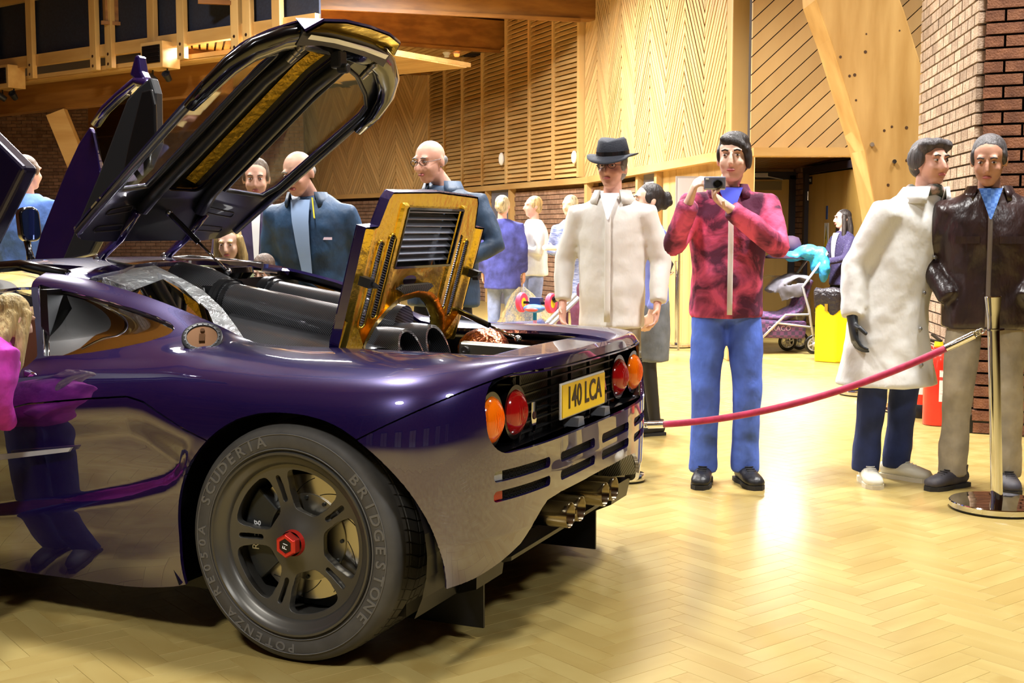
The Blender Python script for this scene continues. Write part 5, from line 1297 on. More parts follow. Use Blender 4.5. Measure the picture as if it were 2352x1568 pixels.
def person(label, X, Y, H, yaw, top, bottom, shoe, sk=sk_a, style='jacket', hem=None, lean=(0, 0), hyaw=0., hpitch=0., hoff=(0, 0, 0), hair='short', m_hair=None, arms=None,
           hands=True, vox=.008, bk='trousers', feet=None, cvox=.0145, fold=.022, wide=1., extras=None, kneel=0., group=None, hcurl=.5, palm=None, detail=True, cat='person'):
    S = H / 1.75
    P = thing('person', label, cat, (X, Y, 0), yaw, group); P.scale = (S, S, S)
    def le(p):
        k = max(0., min(1.25, (p[2] - .9) / .5)); return Vector((p[0] + lean[0] * k, p[1] + lean[1] * k, p[2]))
    hc = le((0, -.012, 1.635)) + Vector(hoff); HM = Matrix.Translation(hc) @ Matrix.Rotation(hyaw, 4, 'Z') @ Matrix.Rotation(hpitch, 4, 'X')
    b = MB()
    b.ell((0, .012, .03), (.078, .096, .085), 20, HM); b.ell((0, -.03, -.028), (.066, .066, .082), 18, HM); b.ell((0, -.045, -.088), (.04, .042, .03), 14, HM)
    b.tube([(0, -.088, .018), (0, -.106, -.006), (0, -.114, -.028), (0, -.092, -.036)], [.008, .011, .014, .012], 8, HM)
    for s in (-1, 1):
        b.ell((s * .036, -.068, -.028), (.024, .024, .026), 10, HM); b.ell((s * .03, -.082, .034), (.026, .012, .009), 10, HM); b.ell((s * .077, .014, -.008), (.011, .022, .033), 10, HM)
    b.tube([tuple(HM @ Vector((0, .02, -.06))), tuple(le((0, .006, 1.50))), tuple(le((0, .01, 1.40)))], [.05, .054, .075], 14)
    b.tube([tuple(le((0, .01, z))) for z in (1.42, 1.30, 1.1, .95, .88)], [(.09, .15), (.10, .16), (.09, .13), (.10, .145), (.08, .12)], 16, up=(0, 1, 0))
    A = {'L': [(-.185, .0, 1.40), (-.235, .02, 1.13), (-.235, -.05, .89)], 'R': [(.185, .0, 1.40), (.235, .02, 1.13), (.235, -.05, .89)]}
    if arms: A.update(arms)
    for k, a in A.items():
        sd = -1 if k == 'L' else 1; a = [le(p) for p in a]
        b.tube([a[0], a[1], a[2]], [.045, .038, .027], 10)
        if hands:
            d = (a[2] - a[1]); n = Vector((-sd * 1., -.3, 0)) if not palm else Vector(palm[k]); hand(b, a[2] + d.normalized() * .025, d, n, (1 if k == 'L' else -1) * (1 if not palm else palm.get('s' + k, 1)), hcurl)
    ft = feet or [((-.095, -.0), -.15), ((.095, -.0), .15)]
    lg = []
    for i, ((fx, fy), fyaw) in enumerate(ft):
        s = -1 if i == 0 else 1
        lg.append([(s * .088, .005, .90), (fx * .55 + s * .045, fy * .5 - .025 - kneel, .50), (fx, fy + .03, .075)])
        b.tube([lg[-1][0], lg[-1][1], lg[-1][2]], [.075, .05, .035], 10)
    grow(b, 'body', sk, P, vox, 2)
    if detail:
        for s in (-1, 1):
            e = MB().ell((s * .031, -.0835, .010), (.0125, .009, .0058), 12, HM).build('eye', m_eye, P, smooth=True)
            MB().ell((s * .031, -.0895, .010), (.0058, .004, .0055), 10, HM).build('iris', m_iris, e, smooth=True)
            if m_hair: MB().tube([tuple(HM @ Vector((s * x, -.094 + .18 * (x - .03) * (x > .03), .031 + z))) for x, z in ((.014, 0), (.03, .005), (.046, 0))], .0042, 6).build('eyebrow', m_hair, P, smooth=True)
        MB().ell((0, -.0935, -.062), (.022, .010, .0075), 12, HM).build('lips', m_lip, P, smooth=True)
    # upper garment
    R = [r for r in TORSO[style]]
    if hem is not None: R = [(hem, R[0][1] * 1.05, R[0][2] * 1.05)] + [r for r in R if r[0] > hem + .06]
    g = MB(); g.tube([tuple(le((0, .008, r[0]))) for r in R], [(r[2] * wide, r[1] * wide) for r in R], 24, up=(0, 1, 0))
    for k, a in A.items():
        a = [le(p) for p in a]; sd = -1 if k == 'L' else 1; sh = Vector((a[0].x - sd * .07, a[0].y, a[0].z + .0))
        m1 = a[0].lerp(a[1], .5); m2 = a[1].lerp(a[2], .5); kk = 1.12 if style == 'coat' else (1. if style == 'jacket' else .84)
        g.tube([sh, a[0], m1, a[1], m2, a[2]], [.075 * kk, .078 * kk, .068 * kk, .062 * kk, .056 * kk, .052 * kk], 14)
    tp = grow(g, 'upper_garment', top, P, cvox, 3, fold)
    yf = lambda z: -np.interp(z, [r[0] for r in R], [r[2] * wide for r in R])
    if bk == 'trousers':
        g = MB(); g.tube([(0, .008, .99), (0, .008, .9), (0, .006, .83)], [(.104, .150), (.110, .158), (.098, .146)], 20, up=(0, 1, 0))
        for l in lg:
            h_, k_, a_ = [Vector(v) for v in l]; a2 = Vector((a_.x, a_.y, .055))
            g.tube([h_ + Vector((0, 0, .03)), h_.lerp(k_, .45), k_, k_.lerp(a2, .5), a2], [.080, .088, .076, .070, .074], 16)
        grow(g, 'trousers', bottom, P, .015, 3, fold * .9)
    elif bk == 'skirt':
        g = MB(); g.tube([(0, .01, 1.02), (0, .01, .92), (0, .012, .75), (0, .01, .52)], [(.115, .15), (.135, .185), (.14, .19), (.135, .18)], 22, up=(0, 1, 0)); grow(g, 'skirt', bottom, P, .013, 3, fold * .6)
        g = MB()
        for l in lg: g.tube([l[0], l[1], (l[2][0], l[2][1], .06)], [.08, .054, .04], 14)
        grow(g, 'tights', mat('black tights', (34, 32, 34), .6), P, .012, 2)
    for ((fx, fy), fyaw) in ft:
        M = Matrix.Translation((fx, fy, 0)) @ Matrix.Rotation(fyaw, 4, 'Z')
        g = MB(); g.tube([(0, .095, .05), (0, .07, .052), (0, .02, .058), (0, -.05, .048), (0, -.11, .040), (0, -.155, .034), (0, -.175, .028)], [(.03, .026), (.045, .036), (.052, .040), (.042, .046), (.034, .049), (.028, .042), (.012, .02)], 16, up=(0, 0, 1), M=M)
        g.tube([(0, .045, .06), (0, .05, .115)], [.042, .044], 14, M=M)
        so_ = g.build('shoe', shoe, P, smooth=True, angle=60)
        q = []
        for (x, y) in ((-.034, .10), (-.042, .05), (-.036, -.02), (-.052, -.09), (-.046, -.145), (-.02, -.18), (.02, -.18), (.046, -.145), (.052, -.09), (.036, -.02), (.042, .05), (.034, .10)): q.append((x, y))
        MB().prism(q, .0, .022, 'z', M).build('sole', mat('dark sole', (40, 38, 36), .7) if shoe.name != 'cream leather' else mat('cream sole', (206, 196, 170), .6), so_)
        if detail:
            lc = MB()
            for k in range(4): lc.tube([tuple(M @ Vector((x, -.045 - k * .018 + dy, .094 - k * .007))) for x, dy in ((-.022, 0), (0, -.006), (.022, 0))], .0028, 5)
            lc.build('laces', mat('dark laces', (36, 34, 32), .8) if shoe.name != 'cream leather' else m_white, so_)
    # hair
    if hair and m_hair:
        g = MB()
        if hair == 'bald':
            g.ell((0, .048, -.005), (.081, .068, .045), 18, HM)
        else:
            g.ell((0, .026, .045), (.082, .095, .083), 20, HM); g.ell((0, .055, -.012), (.074, .06, .07), 18, HM)
            for s in (-1, 1): g.ell((s * .07, .0, .02), (.016, .045, .045), 12, HM)
        if hair == 'fringe':
            for s, z, r_ in ((-.04, .085, .02), (-.012, .078, .024), (.018, .070, .026), (.045, .056, .027), (.062, .04, .022)): g.ell((s, -.066 + abs(s) * .25, z), (.026, .022, r_), 10, HM, Matrix.Rotation(.7, 4, 'Y'))
            g.ell((.075, -.02, .0), (.018, .05, .06), 12, HM); g.ell((0, .01, .085), (.075, .085, .05), 14, HM)
        if hair == 'wavy':
            for s in (-1, 1): g.ell((s * .055, -.035, .085), (.04, .05, .035), 12, HM); g.ell((s * .078, .02, .02), (.02, .06, .06), 12, HM)
            g.ell((0, -.05, .095), (.05, .035, .03), 12, HM)
        if hair == 'bun':
            for (x, y, z, r) in ((0, .135, .02, .045), (.02, .15, -.01, .03), (-.02, .15, .04, .03), (0, .12, -.03, .035)): g.ell((x, y, z), (r, r, r), 12, HM)
        if hair == 'long':
            g.tube([tuple(HM @ Vector(v)) for v in ((0, .05, .02), (0, .075, -.12), (0, .085, -.28), (.02, .08, -.38))], [(.06, .085), (.055, .10), (.045, .09), (.02, .05)], 14, up=(0, 1, 0))
            for s in (-1, 1): g.tube([tuple(HM @ Vector(v)) for v in ((s * .07, -.01, .05), (s * .085, -.01, -.08), (s * .095, -.02, -.22), (s * .085, -.02, -.32))], [.03, .032, .03, .014], 10)
        grow(g, 'hair', m_hair, P, .009, 1)
    if extras: extras(P, le, HM, yf, S)
    return P
def hair_m(n, c): return mat(n, c, .55, col2=tuple(int(v * .7) for v in c), ns=40, st=(1, 1, .15), bump=.5, bs=70, bst=(1, 1, .12))
h_dark = hair_m('dark brown hair', (46, 36, 32)); h_grey = hair_m('grey hair', (150, 148, 146)); h_dgrey = hair_m('dark grey hair', (84, 78, 78)); h_blond = hair_m('blond hair', (206, 178, 120))
h_fair = hair_m('ash blond hair', (200, 186, 150)); h_brown = hair_m('brown hair', (96, 74, 56))
j_blue = cloth('bright blue jeans', (92, 124, 226)); j_navy = cloth('dark denim', (40, 54, 104)); j_light = cloth('pale denim', (140, 152, 190)); t_beige = cloth('beige cotton', (170, 158, 134)); t_black = cloth('black trousers', (34, 34, 40))
s_black = mat('black leather shoe', (34, 34, 36), .4, bump=.2, bs=40); s_cream = mat('cream leather', (222, 218, 200), .4); s_brown = mat('grey brown trainer', (72, 66, 66), .6, col2=(50, 48, 56), ns=20)
def zip_strip(P, le, yf, z0, z1, m, w_=.012, x=0., out=.006):
    MB().tube([tuple(le((x, yf(z) + .008 - out, z))) for z in np.linspace(z0, z1, 10)], [(.004, w_)] * 10, 8, up=(0, 1, 0)).build('zip', m, P, smooth=True)
def collar(P, le, m, z=1.46, r=.088, h=.05, open_=.5):
    N_ = 22; V = []; 
    for i in range(N_ + 1):
        a = -PI / 2 + open_ / 2 + (2 * PI - open_) * i / N_
        c, s = math.cos(a), math.sin(a)
        V += [tuple(le((r * c, .006 + r * .95 * s, z))), tuple(le((r * 1.0 * c, .006 + r * .95 * s, z + h))), tuple(le((r * 1.30 * c, .006 + r * 1.2 * s, z - .012)))]
    Fc = []
    for i in range(N_): Fc += [(3 * i, 3 * i + 3, 3 * i + 4, 3 * i + 1), (3 * i + 1, 3 * i + 4, 3 * i + 5, 3 * i + 2)]
    o = mesh('collar', V, Fc, m, P, True); s_ = o.modifiers.new('t', 'SOLIDIFY'); s_.thickness = .004
def shirt(P, le, yf, m, z0, z1, w0, w1, out=.004):
    V = []; zs = np.linspace(z0, z1, 10)
    for i, z in enumerate(zs):
        w_ = w0 + (w1 - w0) * i / 9
        for x in (-w_, -w_ / 2, 0, w_ / 2, w_): V.append(tuple(le((x, yf(z) + .012 - out + (x * x) * 1.2, z))))
    mesh('shirt_front', V, [(i * 5 + j, i * 5 + j + 1, i * 5 + 6 + j, i * 5 + 5 + j) for i in range(9) for j in range(4)], m, P, True)
def glasses(P, HM):
    g = MB()
    for s in (-1, 1):
        g.tube([tuple(HM @ Vector((s * .032 + .023 * math.cos(t), -.103, .008 + .016 * math.sin(t)))) for t in np.linspace(0, 2 * PI, 17)[:-1]], .0018, 5, closed=True)
        g.tube([tuple(HM @ Vector(v)) for v in ((s * .055, -.103, .012), (s * .078, -.06, .012), (s * .08, .01, .01))], .0018, 5)
    g.tube([tuple(HM @ Vector(v)) for v in ((-.01, -.106, .012), (.01, -.106, .012))], .0018, 5); g.build('glasses', mat('dark spectacle frame', (60, 48, 44), .3), P)
m_tie = mat('tie dye fleece', (92, 40, 66), .9, col2=(236, 96, 138), ns=7.5, det=4, ramp=(.43, .6), dist=.6, bump=.5, bs=10, bdist=.03)
m_zipw = mat('pale zip', (226, 220, 214), .4)
# 1 boy photographing
def ex_boy(P, le, HM, yf, S):
    zip_strip(P, le, yf, .86, 1.40, m_zipw, .013, out=.02)
    shirt(P, le, yf, mat('blue t-shirt', (78, 92, 220), .8), 1.35, 1.48, .006, .06, .03)
    collar(P, le, m_tie, 1.44, .095, .055, 1.0)
person('dark-haired boy in pink and maroon tie-dye fleece and bright blue jeans holding up a camera', 1.05, 5.95, 1.71, -.08, m_tie, j_blue, s_black, sk_a, 'jacket', .84, hair='fringe', m_hair=h_dark, hyaw=-.25, hoff=(.02, -.02, -.01),
       arms={'L': [(-.18, -.01, 1.39), (-.275, -.16, 1.20), (-.215, -.30, 1.40)], 'R': [(.18, -.01, 1.39), (.225, -.18, 1.19), (-.02, -.315, 1.37)]}, feet=[((-.105, -.03), -.2), ((.105, -.02), .25)], vox=.0065, hcurl=.75,
       palm={'L': (.9, -.2, .2), 'R': (-.3, -.4, .6)}, extras=ex_boy, wide=.96)
pc = thing('pocket_camera', 'small silver pocket camera held up by the boy in the tie-dye fleece', 'camera', (1.05 - .13, 5.95 - .375, 1.455), -.08)
o = MB().box((0, 0, 0), (.098, .026, .06)).build('camera_body', mat('silver camera', (176, 178, 200), .25, .7), pc); bevel(o, .006)
MB().lathe([(.021, -.013), (.021, -.028), (.017, -.03), (.012, -.022), (0, -.022)], 20, 'y', (.012, 0, -.004)).build('camera_lens', m_black, pc, smooth=True, angle=40)
MB().box((-.035, -.014, .02), (.014, .003, .008)).build('camera_flash', m_white, pc)
# 2 woman in white coat
m_wcoat = cloth('white winter coat', (226, 226, 222), .8, .975, ns=3, bump=.4, bs=7)
def ex_wc(P, le, HM, yf, S):
    g = MB()
    for z in (.62, .80, .98, 1.16): g.ell(tuple(le((.075, yf(z) + .006, z))), (.011, .007, .011), 10)
    g.build('button', mat('pewter button', (150, 150, 150), .3, .6), P, smooth=True)
    collar(P, le, m_wcoat, 1.44, .115, .07, .8)
    g = MB(); g.tube([tuple(le((.075 * math.cos(t), .0 + .075 * math.sin(t), 1.49 + .012 * math.sin(3 * t)))) for t in np.linspace(0, 2 * PI, 25)[:-1]], .028, 10, closed=True)
    g.build('scarf', mat('patterned scarf', (74, 84, 78), .8, col2=(176, 150, 140), ns=22, ramp=(.42, .58)), P, smooth=True)
person('short-haired woman in a long white winter coat, leaning towards the man in brown leather', 1.86, 6.0, 1.68, .3, m_wcoat, j_navy, s_cream, sk_b, 'coat', .50, lean=(.13, -.05), hair='wavy', m_hair=h_dgrey, hyaw=.08, hpitch=.02,
       arms={'L': [(-.19, .0, 1.38), (-.255, .03, 1.10), (-.25, -.05, .86)], 'R': [(.19, .0, 1.38), (.22, .05, 1.14), (.12, -.03, .96)]}, feet=[((-.12, -.03), -.35), ((.10, .02), .55)], vox=.0085, extras=ex_wc, hands=False)
gl = MB(); Mw = Matrix.Translation((1.86, 6.0, 0)) @ Matrix.Rotation(.3, 4, 'Z') @ Matrix.Scale(1.68 / 1.75, 4)
hand(gl, (-.25, -.055, .845), (0, -.25, -1), (.9, -.3, 0), 1, .45, 1.22)
glo = grow(gl, 'glove', mat('black leather glove', (36, 40, 44), .45), None, .007, 2); glo.matrix_world = Mw; tag(glo, 'dark glove on the hand of the woman in the white coat', 'glove')
# 3 man in brown leather
m_leather = mat('brown leather', (58, 40, 38), .34, col2=(40, 28, 28), ns=6, bump=.7, bs=9, bst=(1, 1, .5), bdist=.03, coat=.25, crough=.25)
def ex_bm(P, le, HM, yf, S):
    zip_strip(P, le, yf, .82, 1.40, mat('dull zip', (130, 118, 108), .4, .5), .011, out=.016)
    collar(P, le, m_leather, 1.44, .105, .06, 1.2); shirt(P, le, yf, mat('blue checked shirt', (62, 104, 176), .8, col2=(92, 134, 200), ns=60, kind='checker'), 1.34, 1.49, .004, .055, .03)
    for s in (-1, 1): MB().box(tuple(le((s * .10, yf(1.24) + .012, 1.24))), (.11, .012, .035)).build('pocket_flap', m_leather, P)
person('grey-haired man in a dark brown leather jacket and beige trousers by the pillar', 2.27, 5.84, 1.69, -.30, m_leather, t_beige, s_brown, sk_c, 'jacket', .80, hair='short', m_hair=h_dgrey, hyaw=-.15, hpitch=.28, hoff=(-.01, -.04, -.01),
       arms={'L': [(-.195, .0, 1.38), (-.275, .05, 1.13), (-.17, -.10, .95)], 'R': [(.195, .0, 1.38), (.285, .05, 1.13), (.17, -.10, .95)]}, feet=[((-.13, -.05), -.75), ((.13, .0), .1)], vox=.0085, extras=ex_bm, wide=1.1, hands=False)
# 4 man in hat
m_cream = cloth('cream blouson', (218, 214, 206), .8, .975, ns=3, bump=.4, bs=7)
def ex_hat(P, le, HM, yf, S):
    zip_strip(P, le, yf, .76, 1.42, m_cream, .018, out=.014); collar(P, le, m_cream, 1.44, .105, .065, 1.1)
    shirt(P, le, yf, mat('white shirt', (226, 228, 240), .7), 1.34, 1.49, .004, .055, .03); glasses(P, HM)
    m_felt = mat('black felt', (28, 32, 42), .8, bump=.15, bs=90)
    M = HM @ Matrix.Translation((0, .012, .056)) @ Matrix.Rotation(.14, 4, 'X') @ Matrix.Diagonal((1.12, 1.1, 1.12, 1))
    g = MB(); N_ = 36; V = []
    for (r, z, dz) in ((.088, .012, 0), (.11, .008, .004), (.135, .004, .012), (.138, .008, .013), (.112, .014, .005), (.09, .018, 0)):
        for j in range(N_): t = 2 * PI * j / N_; V.append((r * .95 * math.cos(t), r * 1.12 * math.sin(t), z + dz * (math.cos(2 * t) * 1.2) - .008 * (math.sin(t) < -.5) * (r > .1)))
    g.add(V, [(i * N_ + j, i * N_ + (j + 1) % N_, (i + 1) * N_ + (j + 1) % N_, (i + 1) * N_ + j) for i in range(5) for j in range(N_)], M); ht = g.build('hat_brim', m_felt, P, smooth=True)
    g = MB(); V = []
    for (r, z) in ((.094, .012), (.090, .045), (.078, .082), (.064, .094), (.04, .086), (.0, .080)):
        for j in range(N_): t = 2 * PI * j / N_; V.append((r * .9 * math.cos(t), r * 1.1 * math.sin(t), z + (.012 * abs(math.cos(t)) if z > .075 else 0)))
    g.add(V, [(i * N_ + j, i * N_ + (j + 1) % N_, (i + 1) * N_ + (j + 1) % N_, (i + 1) * N_ + j) for i in range(5) for j in range(N_)], M); g.build('hat_crown', m_felt, P, smooth=True)
    g = MB(); g.lathe([(.0935, .014), (.0925, .038)], 36, M=M @ Matrix.Diagonal((.9, 1.1, 1, 1)), cap=False); g.build('hat_band', m_black, P)
person('man in a black felt hat, glasses and cream jacket behind the tail of the car', .56, 6.85, 1.70, -.25, m_cream, t_beige, s_brown, sk_b, 'jacket', .72, hair='short', m_hair=h_grey, hyaw=-.15, vox=.0085, extras=ex_hat, wide=1.02,
       arms={'L': [(-.195, .0, 1.37), (-.285, .03, 1.10), (-.275, -.06, .87)], 'R': [(.195, .0, 1.37), (.285, .03, 1.10), (.275, -.06, .87)]})
# 5 woman with bun
def ex_bun(P, le, HM, yf, S):
    MB().tube([tuple(le(v)) for v in ((.15, -.02, 1.42), (.10, .14, 1.2), (-.12, .14, 1.0))], [(.004, .012)] * 3, 6).build('bag_strap', mat('brown strap', (90, 80, 84), .6), P)
person('woman with dark bun, blue blouse and grey denim skirt behind the hat man', .83, 7.42, 1.52, -1.35, cloth('cornflower blouse', (136, 148, 226), .8, .9), cloth('grey denim', (120, 126, 134)), mat('black pump', (28, 26, 28), .5), sk_a, 'slim', .90, hair='bun', m_hair=h_dark, bk='skirt', vox=.009, extras=ex_bun, wide=1.08)
# 6 bald man
m_njack = cloth('navy anorak', (44, 66, 92), .6, .7)
def ex_bald(P, le, HM, yf, S):
    glasses(P, HM); collar(P, le, m_njack, 1.44, .105, .07, .9)
person('balding man with glasses in a navy anorak behind the gold lined hatch', -.40, 7.05, 1.76, -.35, m_njack, t_black, s_black, sk_b, 'jacket', .80, hair='bald', m_hair=h_grey, hyaw=-.25, hpitch=.22, hoff=(-.05, -.05, -.01), vox=.0085, extras=ex_bald, wide=1.15,
       arms={'L': [(-.2, .0, 1.38), (-.28, -.02, 1.14), (-.12, -.20, 1.05)], 'R': [(.21, .0, 1.38), (.33, .0, 1.15), (.16, -.18, 1.06)]})
# 7 man in navy jacket, left
def ex_nav(P, le, HM, yf, S):
    shirt(P, le, yf, mat('pale blue shirt', (150, 176, 214), .8), .92, 1.46, .02, .055, .028); collar(P, le, m_njack, 1.43, .11, .07, 1.3)
    MB().tube([tuple(le(v)) for v in ((.06, yf(1.45) + .02, 1.47), (.075, yf(1.38) - .005, 1.36))], [(.003, .011)] * 2, 6).build('yellow_tag', mat('yellow lanyard', (206, 190, 40), .6), P)
    MB().box(tuple(le((.12, yf(1.22) + .03, 1.25))), (.07, .004, .014)).build('chest_logo', mat('white embroidery', (226, 200, 210), .7), P)
person('stooping man in open dark blue jacket and pale shirt, left of the gold hatch', -1.03, 6.6, 1.68, -.18, cloth('petrol blue jacket', (40, 72, 106), .6, .72), t_black, s_black, sk_b, 'jacket', .78, lean=(-.03, -.10), hair='bald', m_hair=h_grey, hyaw=-.15, hpitch=.35, hoff=(-.02, -.06, -.03), vox=.0085, extras=ex_nav, wide=1.18,
       arms={'L': [(-.2, .0, 1.38), (-.27, .0, 1.12), (-.22, -.15, .95)], 'R': [(.2, .0, 1.38), (.28, .02, 1.12), (.24, -.06, .88)]})
# 8 man behind in dark purple
def ex_pur(P, le, HM, yf, S):
    shirt(P, le, yf, m_white, 1.10, 1.46, .012, .03, .02)
person('man in a dark plum jacket half hidden behind the raised engine cover glass', -1.52, 7.3, 1.66, .15, cloth('plum jacket', (70, 58, 92), .7), t_black, s_black, sk_b, 'jacket', .80, hair='short', m_hair=h_brown, hpitch=.2, vox=.009, extras=ex_pur)
# 9 blond girl, 10 small boy
person('blond long-haired girl in an olive coat behind the engine tubes', -1.47, 6.25, 1.28, .05, cloth('olive coat', (128, 134, 96), .85), j_navy, s_brown, sk_a, 'jacket', .70, lean=(.02, -.05), hair='long', m_hair=h_blond, hyaw=-.1, hpitch=.3, hoff=(.03, -.04, -.02), vox=.008, wide=1.35)
person('small brown-haired child whose head shows above the engine tubes', -1.19, 5.92, 1.12, -.3, cloth('dark blue child jumper', (50, 60, 100), .85), j_navy, s_brown, sk_a, 'jacket', .84, hair='short', m_hair=h_brown, hpitch=.45, hoff=(0, -.03, 0), vox=.008)
# 11..13 far group by the louvred wall
def ex_none(*a): pass
cross = {'L': [(-.18, .0, 1.38), (-.25, -.02, 1.12), (.06, -.19, 1.12)], 'R': [(.18, .0, 1.38), (.25, -.02, 1.12), (-.06, -.21, 1.16)]}
person('short blond-haired person in a white jacket standing side-on by the far brick wall', .23, 13.0, 1.60, -1.25, cloth('white quilted jacket', (220, 222, 216), .8, .95), j_light, s_brown, sk_b, 'jacket', .84, hair='short', m_hair=h_blond, arms=cross, vox=.012, cvox=.018, detail=False, wide=1.1)
person('fair-haired person in a blue-violet coat seen from behind at the grey panel', -.10, 12.7, 1.60, 3.0, cloth('violet blue coat', (80, 84, 168), .85, .7), j_light, s_brown, sk_b, 'jacket', .70, hair='bun', m_hair=h_fair, vox=.012, cvox=.018, detail=False, wide=1.12)
person('woman in a marled grey-blue cardigan with folded arms by the far brick wall', .60, 12.6, 1.60, -.55, mat('marled cardigan', (92, 104, 150), .9, col2=(160, 168, 204), ns=30, st=(.4, .4, 2)), cloth('maroon skirt', (110, 60, 90)), s_brown, sk_a, 'slim', .60, hair='short', m_hair=h_fair, arms=cross, vox=.012, cvox=.018, detail=False, wide=1.1)
# 14 woman with the pushchair
m_dot = mat('navy dotted cardigan', (50, 44, 78), .85, col2=(150, 146, 180), ns=60, kind='voronoi', ramp=(.12, .16))
m_dot.node_tree.nodes['Color Ramp'].color_ramp.elements[0].color = s2l((170, 168, 200)) + (1,); m_dot.node_tree.nodes['Color Ramp'].color_ramp.elements[1].color = s2l((52, 44, 80)) + (1,)
def ex_pw(P, le, HM, yf, S): shirt(P, le, yf, m_white, 1.15, 1.46, .03, .06, .02)
person('long dark-haired woman in a navy dotted cardigan holding the pushchair by the doors', 3.50, 12.95, 1.46, -1.2, m_dot, t_black, s_black, sk_b, 'slim', .80, hair='long', m_hair=h_dark, hyaw=-.2, vox=.010, cvox=.016, extras=ex_pw, wide=1.15,
       arms={'L': [(-.17, .0, 1.38), (-.20, -.12, 1.14), (-.12, -.32, 1.10)], 'R': [(.17, .0, 1.38), (.21, -.12, 1.14), (.10, -.33, 1.10)]})
# 15, 16 far left behind the open door
person('person in a blue denim jacket seen from behind left of the raised right door', -3.40, 8.6, 1.76, 2.7, cloth('blue denim jacket', (74, 108, 178), .85, .85), j_navy, s_brown, sk_b, 'jacket', .78, hair='short', m_hair=h_brown, vox=.011, cvox=.016, detail=False, wide=1.15)
person('white-haired person with a red collar beyond the wing mirror', -3.75, 9.8, 1.50, -.6, cloth('red jumper', (150, 50, 60), .85), t_black, s_brown, sk_b, 'jacket', .80, hair='short', m_hair=hair_m('white hair', (214, 210, 206)), vox=.011, cvox=.016, detail=False)
# 17 girl in pink leaning into the car
pg = CARO + _F * 1.02 + _L * 1.06
m_pink = cloth('pink patterned jacket', (214, 62, 196), .7, .8, bump=.4)
person('small blond girl in a bright pink jacket leaning into the open car door', pg[0] - .125, pg[1] + .02, 1.10, 2.6, m_pink, j_navy, s_brown, sk_a, 'jacket', .93, lean=(-.15, -.17), hair='long', m_hair=h_blond, hpitch=.35, hoff=(0, -.10, -.10), vox=.007, cvox=.011, wide=1.3, detail=False, hands=False,
       arms={'L': [(-.18, .0, 1.38), (-.22, -.06, 1.15), (-.16, -.22, 1.02)], 'R': [(.18, .0, 1.38), (.22, -.10, 1.15), (.16, -.30, 1.12)]})
# ================================================================ PROPS
# --- stanchion with velvet rope
def stanchion(label, x, y, h, R, tilt=0., group=None, tiltx=0.):
    s = thing('stanchion', label, 'stanchion', (x, y, 0), 0, group); s.rotation_euler = (tiltx, tilt, 0) if 0 else (0, 0, 0)
    M = Matrix.Rotation(tilt, 4, 'Y')
    MB().lathe([(R * .96, 0), (R, .004), (R, .010)], 56).build('rubber_foot', m_black, s)
    MB().lathe([(R, .010), (R * 1.0, .032), (R * .985, .036), (.05, .046), (0, .046)], 56).build('base', m_chrome, s, smooth=True, angle=30)
    MB().tube([tuple(M @ Vector((0, 0, .04))), tuple(M @ Vector((0, 0, h - .10)))], .0255, 32).build('post', m_chrome, s, smooth=True, angle=40)
    MB().lathe([(.024, h - .15), (.046, h - .15), (.046, h - .144), (.024, h - .142)], 32, M=M).build('rope_ring', m_chrome, s, smooth=True, angle=30)
    MB().lathe([(.0262, h - .155), (.0262, h - .10), (.030, h - .06), (.036, h - .004), (.034, h), (0, h)], 32, M=M).build('crown', m_chrome, s, smooth=True, angle=30)
    return M
sx, sy, _ = atz(2290, 1168, 0)
SH = .955
Ms = stanchion('polished steel rope stanchion in front of the man in brown leather', sx, sy, SH, .205, -.055)
def velvet(label, p, q, low, m, r=.0165, group=None):
    rp = thing('barrier_rope', label, 'rope', p, 0, group); p = Vector(p); q = Vector(q); d = q - p; P = []
    N_ = 40
    for i in range(N_ + 1):
        t = i / N_; z = d.z * t - low * 4 * t * (1 - t); P.append(Vector((d.x * t, d.y * t, z)))
    a, b = 4, N_ - 3
    MB().tube(P[a:b + 1], r, 14).build('velvet_sleeve', m, rp, smooth=True)
    for (i0, i1) in ((1, a), (b, N_ - 1)):
        MB().tube([P[i0], P[i1]], r * 1.12, 14).build('end_ferrule', m_chrome, rp, smooth=True, angle=40)
        c = P[0] if i0 == 1 else P[N_]; e = P[1] if i0 == 1 else P[N_ - 1]
        g = MB()
        for k in range(3):
            u = e.lerp(c, (k + .5) / 3); g.tube([u + Vector((.012 * math.cos(t), .004 * (k % 2), .012 * math.sin(t))) for t in np.linspace(0, 2 * PI, 13)[:-1]], .003, 6, closed=True)
        g.build('hook_chain', m_chrome, rp, smooth=True)
    return rp
m_velvet = mat('crimson velvet', (178, 18, 72), .8, sheen=.6, col2=(150, 8, 52), ns=30)
tp_ = Vector((sx, sy, 0)) + Ms @ Vector((-.045, 0, SH - .148))
low = aty(1480, 975, 5.55)
# anchor post of the rope hidden behind the tail of the car
velvet('crimson velvet barrier rope sagging from the steel stanchion to behind the car', tuple(tp_), tuple(aty(1470, 976, 5.85)), .10, m_velvet)
s2x, s2y, _ = atz(1462, 1020, 0)
stanchion('short steel post hidden behind the rear corner of the car', float(aty(1436, 976, 6.0)[0]), 6.0, .46, .10)
fx, fy, _ = atz(1556, 783, 0); fy -= .7; fx -= .1
stanchion('thin distant stanchion by the wooden wall left of the boy', fx, fy, .92, .17)
stanchion('stanchion standing behind the white coat', 2.66, 9.2, .95, .17)
stanchion('stanchion beside the red fire extinguishers', 2.70, 8.35, .95, .15)
